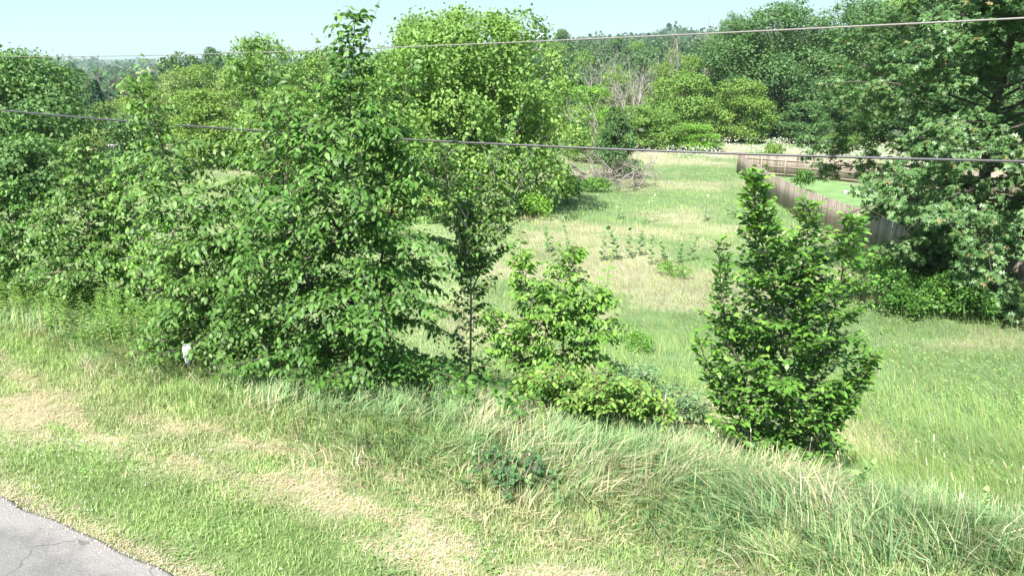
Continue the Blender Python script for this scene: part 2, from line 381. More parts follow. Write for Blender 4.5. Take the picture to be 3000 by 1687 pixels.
def lawn_grass():
    rs = RS(11); mb = MB()
    x, y, z = verge_points(rs, 215000, 3.24, 6.7)
    dn = DN(x, y)
    k = rs.rand(len(x)) < .45 + .55 * sstep(3.2, 3.4, dn + .1 * (vnoise(x * 3, y * 3) - .5) * 2); x, y, z = x[k], y[k], z[k]; N = len(x)
    clump = fbm(x * 1.6 + 5, y * 1.6, 3); th = np.clip(thatch(x, y), 0, 1)
    k = rs.rand(N) > th * .75; x, y, z, clump, th = x[k], y[k], z[k], clump[k], th[k]; N = len(x)
    tl = sstep(4.9, 6.2, DN(x, y)); h = (.035 + .05 * clump) * rs.uniform(.6, 1.4, N) * (1 + 1.6 * tl); w = rs.uniform(.0045, .010, N) * (1 + .3 * tl)
    g = pick(rs, [(.25, .38, .10), (.29, .42, .12), (.21, .36, .10), (.40, .48, .19), (.34, .43, .17)], N)
    d = .75 * sstep(.4, .8, fbm(x * .8 + 60, y * .8, 3) + .3 * (rs.rand(N) - .5) + .25 * np.exp(-((DN(x, y) - 4.9) / .5) ** 2))[:, None]
    c = g * (1 - d * .7) + pick(rs, [(.55, .49, .28), (.48, .46, .22), (.60, .52, .34)], N) * d * .7
    c = c * (.72 + .5 * fbm(x * 4 + 13, y * 4, 2))[:, None]; blades(mb, np.stack([x, y, z], 1), h, w, rs.uniform(0, 6.28, N), rs.uniform(.1, 1.1, N), c, 2, c * 1.15)
    o = mb.build('lawn_grass', M_GRASS); tag(o, 'short mown green grass with clover between the road and the tall verge', kind='stuff')
    # cut straw
    mb = MB(); x, y, z = verge_points(rs, 260000, 3.1, 6.0); t = np.clip(thatch(x, y), 0, 1) + .04 * (DN(x, y) > 4.3)
    k = rs.rand(len(x)) < t * .8; x, y, z = x[k], y[k], z[k]; N = len(x)
    c = pick(rs, [(.68, .54, .36), (.62, .49, .31), (.72, .59, .42), (.52, .44, .26)], N)
    blades(mb, np.stack([x, y, z + rs.uniform(.002, .035, N)], 1), rs.uniform(.015, .045, N), rs.uniform(.003, .007, N), rs.normal(.3, 1.1, N), rs.uniform(2.0, 4.5, N), c, 2)
    o = mb.build('cut_straw', M_GRASS); tag(o, 'dry tan cuttings lying in patches along the mown strip', kind='stuff')
    # clover flower heads
    mb = MB(); x, y, z = verge_points(rs, 900, 3.4, 4.9); k = fbm(x * .7, y * .7) > .5; x, y, z = x[k], y[k], z[k]
    for a, b, c_ in zip(x, y, z):
        r = rs.uniform(.007, .012); zz = c_ + rs.uniform(.05, .09)
        V = [(a + r, b, zz), (a, b + r, zz), (a - r, b, zz), (a, b - r, zz), (a, b, zz + r * 1.2), (a, b, zz - r)]
        mb.add(V, [(0,1,4),(1,2,4),(2,3,4),(3,0,4),(1,0,5),(2,1,5),(3,2,5),(0,3,5)], (.78, .76, .72))
    o = mb.build('clover_blossom', M_GRASS); tag(o, 'tiny white clover heads dotted through the mown grass', kind='stuff')
    # broad clover and plantain leaves in the lawn
    mb = MB(); x, y, z = verge_points(rs, 16000, 3.4, 5.1); k = fbm(x * 1.1 + 9, y * 1.1) + .25 * (rs.rand(len(x)) - .5) > .57; x, y, z = x[k], y[k], z[k]; N = len(x)
    put_leaves(mb, LEAF4, np.stack([x, y, z + rs.uniform(.015, .06, N)], 1), nrm(rs.randn(N, 3) * [1, 1, .25]), np.tile([0, 0, 1.], (N, 1)) + .35 * rs.randn(N, 3),
               rs.uniform(.018, .04, N), pick(rs, [(.22, .38, .10), (.27, .43, .12), (.20, .35, .10)], N), 1.1)
    o = mb.build('clover_leaves', M_GRASS); tag(o, 'low broad clover and plantain leaves in the mown strip', kind='stuff')

# leaf shapes: x across, y along, z up
LEAF8 = (np.array([(0,0,0),(-.29,.30,.05),(0,.33,-.02),(.29,.30,.05),(-.25,.64,.0),(0,.66,-.06),(.25,.64,.0),(0,1,-.2)]),
         np.array([(0,2,1),(0,3,2),(1,2,5),(1,5,4),(2,3,6),(2,6,5),(4,5,7),(5,6,7)]))
LANCE = (np.array([(0,0,0),(-.17,.30,.05),(0,.33,-.02),(.17,.30,.05),(-.15,.62,.02),(0,.64,-.04),(.15,.62,.02),(0,1,-.14)]), LEAF8[1])
LEAF6 = (np.array([(0,0,0),(-.28,.30,.05),(.28,.30,.05),(-.25,.64,-.02),(.25,.64,-.02),(0,1,-.2)]), np.array([(0,2,1),(1,2,4),(1,4,3),(3,4,5)]))
LANCE6 = (np.array([(0,0,0),(-.17,.30,.05),(.17,.30,.05),(-.15,.62,.0),(.15,.62,.0),(0,1,-.14)]), LEAF6[1])
LEAF4 = (np.array([(0,0,0),(-.33,.45,.07),(.33,.45,.07),(0,1,-.1)]), np.array([(0,3,1),(0,2,3)]))
OAK = (np.array([(0,.0,0),(.38,.30,-.03),(0,.42,.02),(-.38,.30,-.03),(0,.36,.02),(.46,.72,-.05),(0,.70,.02),(-.46,.72,-.05),(.13,.55,0),(-.13,.55,0),(0,1.1,-.1)]),
       np.array([(0,1,2),(0,2,3),(4,5,6),(4,6,7),(8,10,9)]))
def frames(d, nn):
    y = nrm(d); x = nrm(np.cross(y, nn)); z = np.cross(x, y); return x, y, z
def put_leaves(mb, tm, P, d, nn, size, C, ws=1.0):
    tv, tt = tm; N = len(P)
    if N == 0: return
    x, y, z = frames(np.asarray(d, float), np.asarray(nn, float))
    s = np.asarray(size, float)[:, None, None]
    V = P[:, None] + s * (tv[None, :, 0:1] * ws * x[:, None] + tv[None, :, 1:2] * y[:, None] + tv[None, :, 2:3] * z[:, None])
    T = (np.arange(N)[:, None, None] * len(tv) + tt[None]).reshape(-1, 3)
    mb.add(V.reshape(-1, 3), T, np.repeat(C, len(tv), 0))

lawn_grass()

def gravel_margin():
    rs = RS(15); mb = MB(); al = rs.uniform(-9, 4, 5200); dn = 3.27 + rs.normal(.05, .085, 5200); x = al * NY + dn * NX; y = -al * NX + dn * NY
    z = np.where(dn < 3.25, .014, H(x, y) + .006); k = in_view(x, y, z, 60, 60)
    for a, b_, c_ in zip(x[k], y[k], z[k]):
        r = rs.uniform(.004, .013); q = rs.uniform(.6, 1.3, 3) * r; th = rs.rand() * 6.28; ca, sa = math.cos(th), math.sin(th)
        V = np.array([(q[0], 0, 0), (0, q[1], 0), (-q[0], 0, 0), (0, -q[1], 0), (0, 0, q[2]), (0, 0, -q[2])]); V = np.column_stack([V[:, 0] * ca - V[:, 1] * sa + a, V[:, 0] * sa + V[:, 1] * ca + b_, V[:, 2] + c_])
        mb.add(V, [(0,1,4),(1,2,4),(2,3,4),(3,0,4),(1,0,5),(2,1,5),(3,2,5),(0,3,5)], np.array([(.34, .31, .27), (.42, .37, .30), (.24, .22, .21), (.5, .44, .34)][rs.randint(4)]))
    o = mb.build('gravel', M_BARK); tag(o, 'thin margin of pale gravel and grit along the road edge', kind='stuff')
gravel_margin()

def tall_grass():
    rs = RS(21); mb = MB()
    cx, cy, cz = verge_points(rs, 9800, 5.0, 10.5, -19, 13); ncl = len(cx); ci = np.repeat(np.arange(ncl), 14); N = len(ci)
    x = cx[ci] + rs.normal(0, .055, N); y = cy[ci] + rs.normal(0, .055, N); z = H(x, y); caz = rs.normal(0, .75, ncl)[ci]; cle = rs.uniform(.55, 1.35, ncl)[ci]; cti = rs.uniform(.78, 1.15, ncl)[ci]
    dn = DN(x, y); al = NY * x - NX * y
    edge = 5.2 + .3 * (fbm(al * .8, al * 0 + 2, 3) - .5) * 2 + .5 * sstep(-4, -8, al)
    ramp = sstep(edge - .2, edge + np.interp(al, [-9, -4, 2], [.7, 1.1, 1.5]), dn)
    k = (rs.rand(len(x)) < (.25 + .75 * ramp) * (1 - .5 * sstep(8.3, 10.5, dn))) & (dn > edge - .2)
    x, y, z, dn, al, ramp, caz, cle, cti = [q[k] for q in (x, y, z, dn, al, ramp, caz, cle, cti)]; N = len(x)
    patch = fbm(x * .55 + 7, y * .55 + 3, 3)
    h = (.11 + .36 * ramp) * rs.uniform(.55, 1.3, N) * (.7 + .6 * patch); w = rs.uniform(.007, .019, N)
    swirl = 6.28 * vnoise(x * .33 + 11, y * .33 + 2) * 1.6
    az = swirl + caz + rs.normal(0, .55, N); lean = np.clip(rs.normal(.85, .4, N) * cle, .05, 2.2)
    g = pick(rs, [(.185, .325, .13), (.225, .38, .15), (.255, .41, .15), (.33, .47, .21), (.165, .30, .13), (.36, .46, .175), (.50, .48, .27)], N)
    dry = np.clip(.03 + .6 * sstep(.9, .1, ramp) + .38 * sstep(.5, .66, fbm(x * .9 + 80, y * .9, 3)) + .22 * sstep(1, 5, al), 0, .8)
    isdry = (rs.rand(N) < dry)[:, None]
    c = np.where(isdry, pick(rs, [(.58, .51, .30), (.66, .58, .38), (.5, .47, .24)], N), g)
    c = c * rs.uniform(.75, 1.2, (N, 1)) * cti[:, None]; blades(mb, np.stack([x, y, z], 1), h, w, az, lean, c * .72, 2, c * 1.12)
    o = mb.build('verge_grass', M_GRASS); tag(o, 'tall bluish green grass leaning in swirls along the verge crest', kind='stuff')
    # seed heads and dry stalks
    mb = MB()
    x, y, z = verge_points(rs, 700, 5.9, 10.5, -2, 13); al = NY * x - NX * y
    k = rs.rand(len(x)) < np.interp(al, [-6, 0, 3, 6, 12], [.08, .15, .35, .8, .9]); x, y, z = x[k], y[k], z[k]
    for a, b, c_ in zip(x, y, z):
        hh = rs.uniform(.55, 1.05); az = rs.normal(2.6, .9); le = rs.uniform(.05, .38)
        s = np.linspace(0, 1, 4)[:, None]
        P = np.array([a, b, c_]) + s * [0, 0, hh] + (s ** 2) * hh * le * np.array([math.cos(az), math.sin(az), -.15])
        cc = np.array([(.62, .55, .34), (.66, .62, .48), (.45, .5, .24)][rs.randint(3)])
        mb.tube(P, [.003, .0025, .002, .0015], cc, 3)
        e = P[-1]; dd = nrm(P[-1] - P[-2])
        L = rs.uniform(.05, .11); mb.tube([e - dd * .01, e + dd * L * .3, e + dd * L * .75, e + dd * L], [.002, .0075, .0065, .001], cc * 1.15, 4)
    o = mb.build('grass_seed_heads', M_GRASS); tag(o, 'pale straw stalks with narrow seed heads above the verge grass', kind='stuff')
tall_grass()

def field_grass():
    rs = RS(31); mb = MB()
    n = 520000
    # denser close by, thinner with distance, over the whole slope
    yy = np.exp(rs.uniform(math.log(9), math.log(92), n)); xx = rs.uniform(-.55, .80, n) * (yy + 3)
    z = H(xx, yy); dn = DN(xx, yy)
    k = in_view(xx, yy, z, 150, 150) & (dn > 8.6) & ~in_left_lawn(xx, yy) & ~in_yard(xx, yy); x, y, z = xx[k], yy[k], z[k]
    if len(x) > 115000: x, y, z = x[:115000], y[:115000], z[:115000]
    N = len(x); D = y
    s = straw_amount(x, y); big = np.interp(D, [9, 20, 45, 90], [1, 1.15, 1.9, 3.2])
    tall = .7 + .7 * fbm(x * .4, y * .4, 3)
    h = rs.uniform(.16, .42, N) * tall * np.interp(big, [1, 3.2], [1, 1.35]); w = rs.uniform(.006, .011, N) * big
    sw = .6 + 1.5 * vnoise(x * .12 + 4, y * .12 + 8)
    az = sw * 2 + rs.normal(0, .6, N); lean = np.clip(rs.normal(.6, .4, N), .05, 1.6)
    isdry = (rs.rand(N) < np.clip(s * 1.05, .05, .95))[:, None]
    dryc = pick(rs, [(.47, .455, .23), (.54, .50, .30), (.42, .43, .18), (.52, .47, .27)], N)
    grc = pick(rs, [(.25, .36, .10), (.20, .32, .085), (.29, .38, .11), (.33, .41, .14), (.17, .32, .10)], N)
    c = np.where(isdry, dryc, grc) * rs.uniform(.72, 1.15, (N, 1)) * (.72 + .5 * fbm(x * .33 + 50, y * .33, 3))[:, None]
    blades(mb, np.stack([x, y, z], 1), h, w, az, lean, c * .95, 2, c * 1.1, face=rs.uniform(-.9, .9, N))
    o = mb.build('meadow_grass', M_GRASS); tag(o, 'uncut meadow grass, straw coloured and green in patches, on the slope', kind='stuff')
    # the mown lawn on the left
    mb = MB(); n = 120000; yy = np.exp(rs.uniform(math.log(13), math.log(62), n)); xx = rs.uniform(-.75, .05, n) * (yy + 3); z = H(xx, yy)
    k = in_view(xx, yy, z, 60, 60) & in_left_lawn(xx, yy); x, y, z = xx[k][:50000], yy[k][:50000], z[k][:50000]; N = len(x); big = np.interp(y, [13, 30, 62], [1, 1.8, 3.5])
    c = pick(rs, [(.27, .36, .13), (.23, .32, .11), (.33, .40, .17), (.40, .42, .20)], N, .18)
    blades(mb, np.stack([x, y, z], 1), rs.uniform(.05, .12, N) * big ** .5, rs.uniform(.012, .022, N) * big, rs.uniform(0, 6.28, N), rs.uniform(.2, 1, N), c, 2, c, face=rs.uniform(-.9, .9, N))
    o = mb.build('garden_lawn_grass', M_GRASS); tag(o, 'short mown grass of the garden lawn behind the saplings', kind='stuff')
    # broad leaved weeds between the grass
    mb = MB(); n = 60000
    yy = np.exp(rs.uniform(math.log(10), math.log(85), n)); xx = rs.uniform(-.2, .80, n) * (yy + 3); z = H(xx, yy)
    wd = np.interp(yy, [10, 30, 47, 50, 66, 70, 85], [.5, .4, .45, .62, .62, .45, .4])
    k = in_view(xx, yy, z, 100, 100) & (DN(xx, yy) > 9) & ~in_left_lawn(xx, yy) & ~in_yard(xx, yy) & (fbm(xx * .45 + 21, yy * .45, 3) + .3 * (rs.rand(n) - .5) < wd)
    x, y, z = xx[k][:26000], yy[k][:26000], z[k][:26000]; N = len(x)
    big = np.interp(y, [9, 20, 45, 90], [1, 1.3, 2.2, 3.5])
    put_leaves(mb, LEAF4, np.stack([x, y, z + rs.uniform(.05, .4, N)], 1), nrm(rs.randn(N, 3) * [1, 1, .4]), np.tile([0, -.1, 1.], (N, 1)) + .4 * rs.randn(N, 3), rs.uniform(.025, .055, N) * big,
               pick(rs, [(.21, .36, .10), (.26, .41, .11), (.18, .33, .10), (.33, .42, .12)], N), 1.2)
    o = mb.build('meadow_weeds', M_GRASS); tag(o, 'low leafy weeds growing through the meadow grass', kind='stuff')
    # white flowers in the far meadow strip
    mb = MB(); n = 9000
    yy = rs.uniform(80, 112, n); xx = rs.uniform(10, 70, n); z = H(xx, yy); k = fbm(xx * .25 + 3, yy * .25) > .52; x, y, z = xx[k], yy[k], z[k]; N = len(x)
    put_leaves(mb, LEAF4, np.stack([x, y, z + rs.uniform(.5, 1.0, N)], 1), nrm(rs.randn(N, 3) * [1, 1, .2]), np.tile([0, -.4, 1.], (N, 1)) + .2 * rs.randn(N, 3), rs.uniform(.12, .26, N),
               pick(rs, [(.75, .75, .68), (.66, .62, .52), (.4, .5, .22)], N), 1.4)
    o = mb.build('white_meadow_flowers', M_GRASS); tag(o, 'drift of white flowers in the meadow behind the wooden fence', kind='stuff')
field_grass()

# ================================================================ saplings beside the road
def smooth_line(P, k=24):
    P = np.asarray(P, float); t = np.arange(len(P)); tt = np.linspace(0, len(P) - 1, k); out = []
    for s in tt:
        i = min(int(s), len(P) - 2); f = s - i
        p0 = P[max(i - 1, 0)]; p1 = P[i]; p2 = P[i + 1]; p3 = P[min(i + 2, len(P) - 1)]
        out.append(.5 * ((2 * p1) + (p2 - p0) * f + (2 * p0 - 5 * p1 + 4 * p2 - p3) * f * f + (3 * p1 - p0 - 3 * p2 + p3) * f ** 3))
    return np.array(out)

class Leaves:
    def __init__(s): s.P = []; s.D = []; s.N = []; s.S = []; s.K = []
    def add(s, P, D, N, S, K): s.P.append(P); s.D.append(D); s.N.append(N); s.S.append(S); s.K.append(K)
    def cat(s): return [np.concatenate(a) for a in (s.P, s.D, s.N, s.S, s.K)]

def shoot(lv, wood, rs, P, prm, age, barkc):
    """a leafy shoot along polyline P: leaves in two rows, alternate, hanging"""
    seg = np.linalg.norm(np.diff(P, axis=0), axis=1); L = seg.sum()
    ls = prm['leaf'] ; sp = ls * prm.get('space', .42); n = max(3, int(L / sp))
    s = (np.arange(n) + .6) / n; cum = np.concatenate([[0], np.cumsum(seg)]) / L
    p = np.stack([np.interp(s, cum, P[:, k]) for k in range(3)], 1)
    tg = nrm(np.stack([np.interp(s, cum, np.gradient(P, axis=0)[:, k]) for k in range(3)], 1))
    side = nrm(np.cross(tg, [0, 0, 1.0])) * np.where(np.arange(n) % 2 == 0, 1, -1)[:, None]
    up = np.cross(side, tg); up *= np.sign(up[:, 2:3] + 1e-6)
    dr = prm.get('droop', .5)
    d = side * prm.get('side', .8) + tg * prm.get('fwd', .5) + np.array([0, 0, -dr]) + .22 * rs.randn(n, 3)
    nn = up * .8 + side * dr * .6 + np.array([-.05, -.12, .35]) + .25 * rs.randn(n, 3)
    S = ls * rs.uniform(.5, 1.25, n) * (1 - .45 * s ** 3)
    lv.add(p, d, nn, S, np.clip(age + .35 * s ** 2 + .25 * rs.randn(n), 0, 1))
    wood.tube(P[[0, -1]], [.004, .0015], barkc, 3)

def grow_stem(lv, wood, rs, pts, prm, barkc):
    prm = dict(prm, nb=int(prm['nb'] * prm.get('more', 1.3) * 1.3))
    L = smooth_line(pts, 22); k = len(L); H_ = np.linalg.norm(np.diff(L, axis=0), axis=1).sum()
    r0 = prm.get('r0', .028); wood.tube(L, np.linspace(r0, .004, k), barkc, 6)
    nb = prm['nb']; az = rs.uniform(0, 6.28)
    for b in range(nb):
        f = prm.get('f0', .12) + (1 - prm.get('f0', .12)) * (b + rs.rand()) / nb; f = min(f, .985)
        az += 2.4 + rs.normal(0, .35)
        p0 = np.array([np.interp(f, np.linspace(0, 1, k), L[:, c]) for c in range(3)])
        len_ = np.interp(f, prm['prof'][0], prm['prof'][1]) * rs.uniform(.65, 1.15)
        el = np.interp(f, [0, .6, 1], prm.get('elev', [.25, .6, 1.0])) + rs.normal(0, .15)
        d = np.array([math.cos(az) * math.cos(el), math.sin(az) * math.cos(el), math.sin(el)])
        s = np.linspace(0, 1, 7)[:, None]
        arch = prm.get('arch', .38)
        bow = rs.normal(0, .12, 3) * [1, 1, .3]
        B = p0 + d * len_ * s - np.array([0, 0, arch * len_]) * s ** 2.2 + bow * len_ * s ** 2
        g_ = H(B[:, 0], B[:, 1]) + prm.get('keep', .06); B[:, 2] = np.maximum(B[:, 2], g_)
        wood.tube(B[[0, 2, 4, 6]], np.linspace(max(.004, .011 * len_), .003, 4), barkc, 4)
        age = prm.get('age', .25) + .25 * f
        shoot(lv, wood, rs, B[2:], prm, age, barkc)
        ns = int(len_ / prm.get('shootgap', .13))
        tgs = nrm(np.gradient(B, axis=0))
        for q in range(ns):
            fs = .12 + .86 * (q + rs.rand()) / max(ns, 1)
            i = fs * 6; j = min(int(i), 5); ff = i - j
            q0 = B[j] * (1 - ff) + B[j + 1] * ff; tg = tgs[j]
            sd_ = nrm(np.cross(tg, [0, 0, 1.0])) * (1 if q % 2 else -1)
            dd = nrm(tg * .75 + sd_ * rs.uniform(.5, 1.1) + np.array([0, 0, rs.normal(.25, .35)]))
            sl = prm.get('shoot', .42) * rs.uniform(.5, 1.25) * (.55 + .45 * min(1, len_)) * (1.05 - .45 * fs)
            t = np.linspace(0, 1, 5)[:, None]
            Q = q0 + dd * sl * t - np.array([0, 0, prm.get('sag', .3) * sl]) * t ** 2
            Q[:, 2] = np.maximum(Q[:, 2], H(Q[:, 0], Q[:, 1]) + prm.get('keep', .05) * .9)
            shoot(lv, wood, rs, Q, prm, age + .1 * rs.rand(), barkc)
    for q in range(prm.get('whips', 0)):                # long upright shoots that stand out of the crown
        f = rs.uniform(.45, .95); p0 = np.array([np.interp(f, np.linspace(0, 1, k), L[:, c]) for c in range(3)])
        a = rs.uniform(0, 6.28); rad = .5 * np.interp(f, prm['prof'][0], prm['prof'][1]) * rs.uniform(.4, 1.1); o_ = np.array([math.cos(a), math.sin(a), 0])
        wl_ = rs.uniform(.5, .95); t = np.linspace(0, 1, 7)[:, None]; st = p0 + o_ * rad * [1, 1, 0]
        Q = st + np.array([0, 0, 1.0]) * wl_ * (t - .18 * t ** 3) + o_ * wl_ * .38 * t ** 1.8
        wood.tube(np.array([p0 - [0, 0, .15], st]), [.006, .005], barkc, 4); shoot(lv, wood, rs, Q, dict(prm, space=.5, droop=.5), prm.get('age', .25) + .25, barkc)
    top = L[min(int(k * prm.get('lead', .78)), k - 3):]
    shoot(lv, wood, rs, top, dict(prm, leaf=prm['leaf'] * .85), prm.get('age', .25) + .3, barkc)

LEAF_MESH = {}
def leaf_meshes(key, tm, pal, mat, ws, rs):
    """six leaves of one kind, shared by every single leaf object of that kind"""
    if key not in LEAF_MESH:
        out = []
        for q in range(6):
            V = tm[0] * [ws, 1, 1]; V = V + np.array([0, 0, 1]) * (rs.uniform(-.12, .05) * V[:, 1:2] ** 2)
            a = q / 5; c = lerp_pal(pal, np.array([a]))[0]
            out.append((a, raw_mesh('leaf', V, tm[1], np.tile(c, (len(V), 1)), mat)))
        LEAF_MESH[key] = out
    return LEAF_MESH[key]
def lerp_pal(pal, k):
    pal = np.asarray(pal, float); xs = np.linspace(0, 1, len(pal))
    return np.stack([np.interp(k, xs, pal[:, c]) for c in range(3)], 1)

def finish_plant(root, base, lv, wood, key, tm, pal, mat, rs, n_obj, ws=1.0, cell=14, trunk_name='trunk', crown_name='crown'):
    P, D, N_, S, K = lv.cat()
    g_ = H(P[:, 0], P[:, 1]); k = P[:, 2] > g_ + .03; P, D, N_, S, K = P[k], D[k], N_[k], S[k], K[k]
    single = np.zeros(len(P), bool)
    if n_obj:
        c = P + nrm(D) * S[:, None] * .5; px, py, dep = project(c)
        cid = np.floor(px / cell).astype(int) * 5000 + np.floor(py / cell).astype(int)
        o = np.lexsort((dep, cid)); first = np.ones(len(o), bool); first[1:] = cid[o][1:] != cid[o][:-1]
        vis = o[first]; x, y, z = frames(D, N_)
        face = np.abs((z[vis] * nrm(c[vis] - [0, 0, CAMZ])).sum(1))
        vis = vis[np.argsort(-(S[vis] / dep[vis] * (.3 + face)))][:n_obj]; single[vis] = True
        ms = leaf_meshes(key, tm, pal, mat, ws, rs)
        for q in vis:
            o = bpy.data.objects.new('leaf', ms[int(round(K[q] * 5))][1]); o.parent = root; col.objects.link(o)
            s = S[q]; M = Matrix(((x[q][0]*s, y[q][0]*s, z[q][0]*s, P[q][0]-base[0]), (x[q][1]*s, y[q][1]*s, z[q][1]*s, P[q][1]-base[1]), (x[q][2]*s, y[q][2]*s, z[q][2]*s, P[q][2]-base[2]), (0, 0, 0, 1)))
            o.matrix_basis = M
    r = ~single; mb = MB(); C = lerp_pal(pal, K[r]) * (1 + .1 * rs.randn(r.sum(), 1)).clip(.7, 1.4)
    put_leaves(mb, LEAF6 if tm is LEAF8 else LANCE6 if tm is LANCE else tm, P[r], D[r], N_[r], S[r], C, ws)
    o = mb.build(crown_name, mat, root, origin=base); o['kind'] = 'stuff'
    wood.build(trunk_name, M_BARK, root, True, base)
    return len(P)

PAL_DEEP = [(.052, .130, .022), (.074, .175, .028), (.105, .225, .036), (.165, .285, .058)]
PAL_MID = [(.062, .142, .026), (.09, .19, .034), (.125, .24, .045), (.20, .31, .075)]
PAL_LIGHT = [(.085, .20, .03), (.12, .26, .04), (.165, .325, .048), (.24, .39, .062)]
PAL_GLOSS = [(.060, .150, .022), (.085, .20, .028), (.125, .26, .036), (.20, .33, .055)]
BARKC = np.array([.10, .085, .07])

def sapling(label, base, stems, prm, seed, pal, mat=M_LEAF, tm=LEAF8, ws=1.0, n_obj=250, key=None, name='sapling', cat='sapling', group=None, barkc=BARKC, stubs=()):
    rs = RS(seed); lv = Leaves(); wood = MB()
    root = thing(name, base, label, cat, group)
    for st in stems:
        pts, extra = st if isinstance(st, tuple) else (st, {})
        grow_stem(lv, wood, rs, pts, dict(prm, **extra), barkc)
    for st in stubs: wood.tube(st, np.linspace(.014, .005, len(st)), (.42, .37, .34), 5)
    n_ = finish_plant(root, base, lv, wood, key or label, tm, pal, mat, rs, n_obj, ws)
    print('sapling', label[:40], n_, 'leaves')

def S_(base, *pp):                                     # a stem through pixel columns at given distances
    return [np.array(base)] + [at_y(*q) for q in pp]

# the tall one in the middle
b = stand(1040, 9.7)
sapling('tallest sapling, its leafy leader rising above the horizon in front of the maple', b, [
    (S_(b, (1035, 900, 9.6), (1012, 650, 9.5), (1022, 420, 9.4), (1028, 230, 9.35), (1042, 40, 9.3)), dict(nb=70, prof=([0, .2, .45, .62, .74, .85, 1], [1.55, 1.7, 1.4, .9, .38, .3, .16]))),
    (S_(b + [.1, .1, 0], (1100, 850, 9.8), (1150, 600, 9.7), (1165, 400, 9.7), (1205, 180, 9.7)), dict(nb=30, prof=([0, .3, .7, 1], [1.2, 1.1, .35, .15]))),
    (S_(b + [-.2, -.1, 0], (930, 900, 9.5), (860, 700, 9.4), (840, 500, 9.4), (850, 330, 9.4)), dict(nb=34, prof=([0, .4, .8, 1], [1.4, 1.2, .6, .2]))),
    ], dict(nb=30, leaf=.125, prof=([0, 1], [1, .2]), shoot=.5, shootgap=.07, droop=.36, arch=.40, sag=.45, f0=.07, keep=.42, whips=6, more=1.15), 101, PAL_DEEP, n_obj=300, key='big', ws=.82)
# the wide one left of it
b = stand(690, 10.2)
sapling('wide arching sapling with two leaning tips left of the tallest sapling', b, [
    (S_(b, (650, 900, 10.2), (565, 660, 10.2), (480, 440, 10.2), (392, 225, 10.2)), dict(nb=46, prof=([0, .3, .6, .8, 1], [1.25, 1.3, .95, .5, .15]))),
    (S_(b + [.15, 0, 0], (715, 850, 10.4), (760, 600, 10.4), (775, 380, 10.4), (712, 178, 10.4)), dict(nb=44, prof=([0, .3, .6, .8, 1], [1.2, 1.2, .8, .45, .15]))),
    (S_(b + [-.1, -.1, 0], (590, 960, 10.0), (540, 850, 9.9), (500, 740, 9.9)), dict(nb=22, prof=([0, .5, 1], [.9, .8, .3]))),
    ], dict(nb=30, leaf=.12, prof=([0, 1], [1, .2]), shoot=.5, shootgap=.07, droop=.38, arch=.38, sag=.5, f0=.07, keep=.36, whips=9, more=1.1), 102, PAL_MID, n_obj=260, key='wide', ws=.82)
# slender grey one
b = stand(1376, 11.2)
sapling('slender grey-stemmed sapling with a bare broken tip right of the tallest sapling', b, [
    (S_(b, (1380, 900, 11.2), (1376, 760, 11.2), (1368, 640, 11.2)), dict(nb=30, f0=.05, lead=.99, prof=([0, .5, 1], [.55, .45, .35]))),
    (S_(at_y(1380, 860, 11.2), (1430, 740, 11.3), (1500, 590, 11.4), (1562, 440, 11.5)), dict(nb=22, r0=.014, prof=([0, .5, 1], [.55, .5, .15]))),
    (S_(at_y(1378, 820, 11.2), (1340, 680, 11.1), (1315, 540, 11.1), (1300, 430, 11.1)), dict(nb=18, r0=.013, prof=([0, .5, 1], [.45, .5, .15]))),
    (S_(at_y(1376, 760, 11.2), (1410, 640, 11.4), (1440, 530, 11.5), (1480, 410, 11.6)), dict(nb=18, r0=.012, prof=([0, .5, 1], [.4, .45, .15]))),
    ], dict(nb=20, leaf=.10, prof=([0, 1], [.5, .2]), shoot=.32, shootgap=.085, droop=.5, arch=.1, elev=[.5, .8, 1.1], sag=.2, r0=.022, space=.4, more=1.9, whips=3), 103, PAL_MID, n_obj=160, key='slender', barkc=np.array([.34, .29, .26]), stubs=[[at_y(1374, 760, 11.1), at_y(1368, 690, 11.05), at_y(1366, 640, 11.0)], [at_y(1366, 640, 11.0), at_y(1352, 615, 11.0), at_y(1336, 592, 11.0)], [at_y(1366, 645, 11.0), at_y(1374, 618, 11.0)], [at_y(1367, 665, 11.0), at_y(1350, 640, 11.0)]])
# bright bushy one
b = stand(1640, 9.9)
sapling('bright green bushy young sapling between the slender sapling and the bramble shrub', b, [
    (S_(b, (1615, 1010, 9.9), (1560, 880, 9.9), (1520, 760, 9.9)), dict(nb=28, prof=([0, .5, 1], [.85, .65, .18]))),
    (S_(b + [.05, 0, 0], (1650, 980, 10), (1655, 850, 10), (1690, 745, 10)), dict(nb=30, prof=([0, .5, 1], [.8, .6, .18]))),
    (S_(b + [.1, .1, 0], (1720, 1010, 10), (1740, 930, 10), (1770, 870, 10.1)), dict(nb=24, prof=([0, .5, 1], [.7, .55, .2]))),
    (S_(b + [-.1, -.1, 0], (1560, 1090, 9.7), (1490, 1000, 9.6), (1450, 930, 9.6)), dict(nb=24, prof=([0, .5, 1], [.7, .55, .2]))),
    ], dict(nb=20, leaf=.11, prof=([0, 1], [.7, .2]), shoot=.34, shootgap=.06, droop=.4, arch=.25, sag=.3, age=.35, f0=.03, r0=.016, more=1.4, whips=3), 104, PAL_LIGHT, n_obj=260, key='bright', ws=.9)
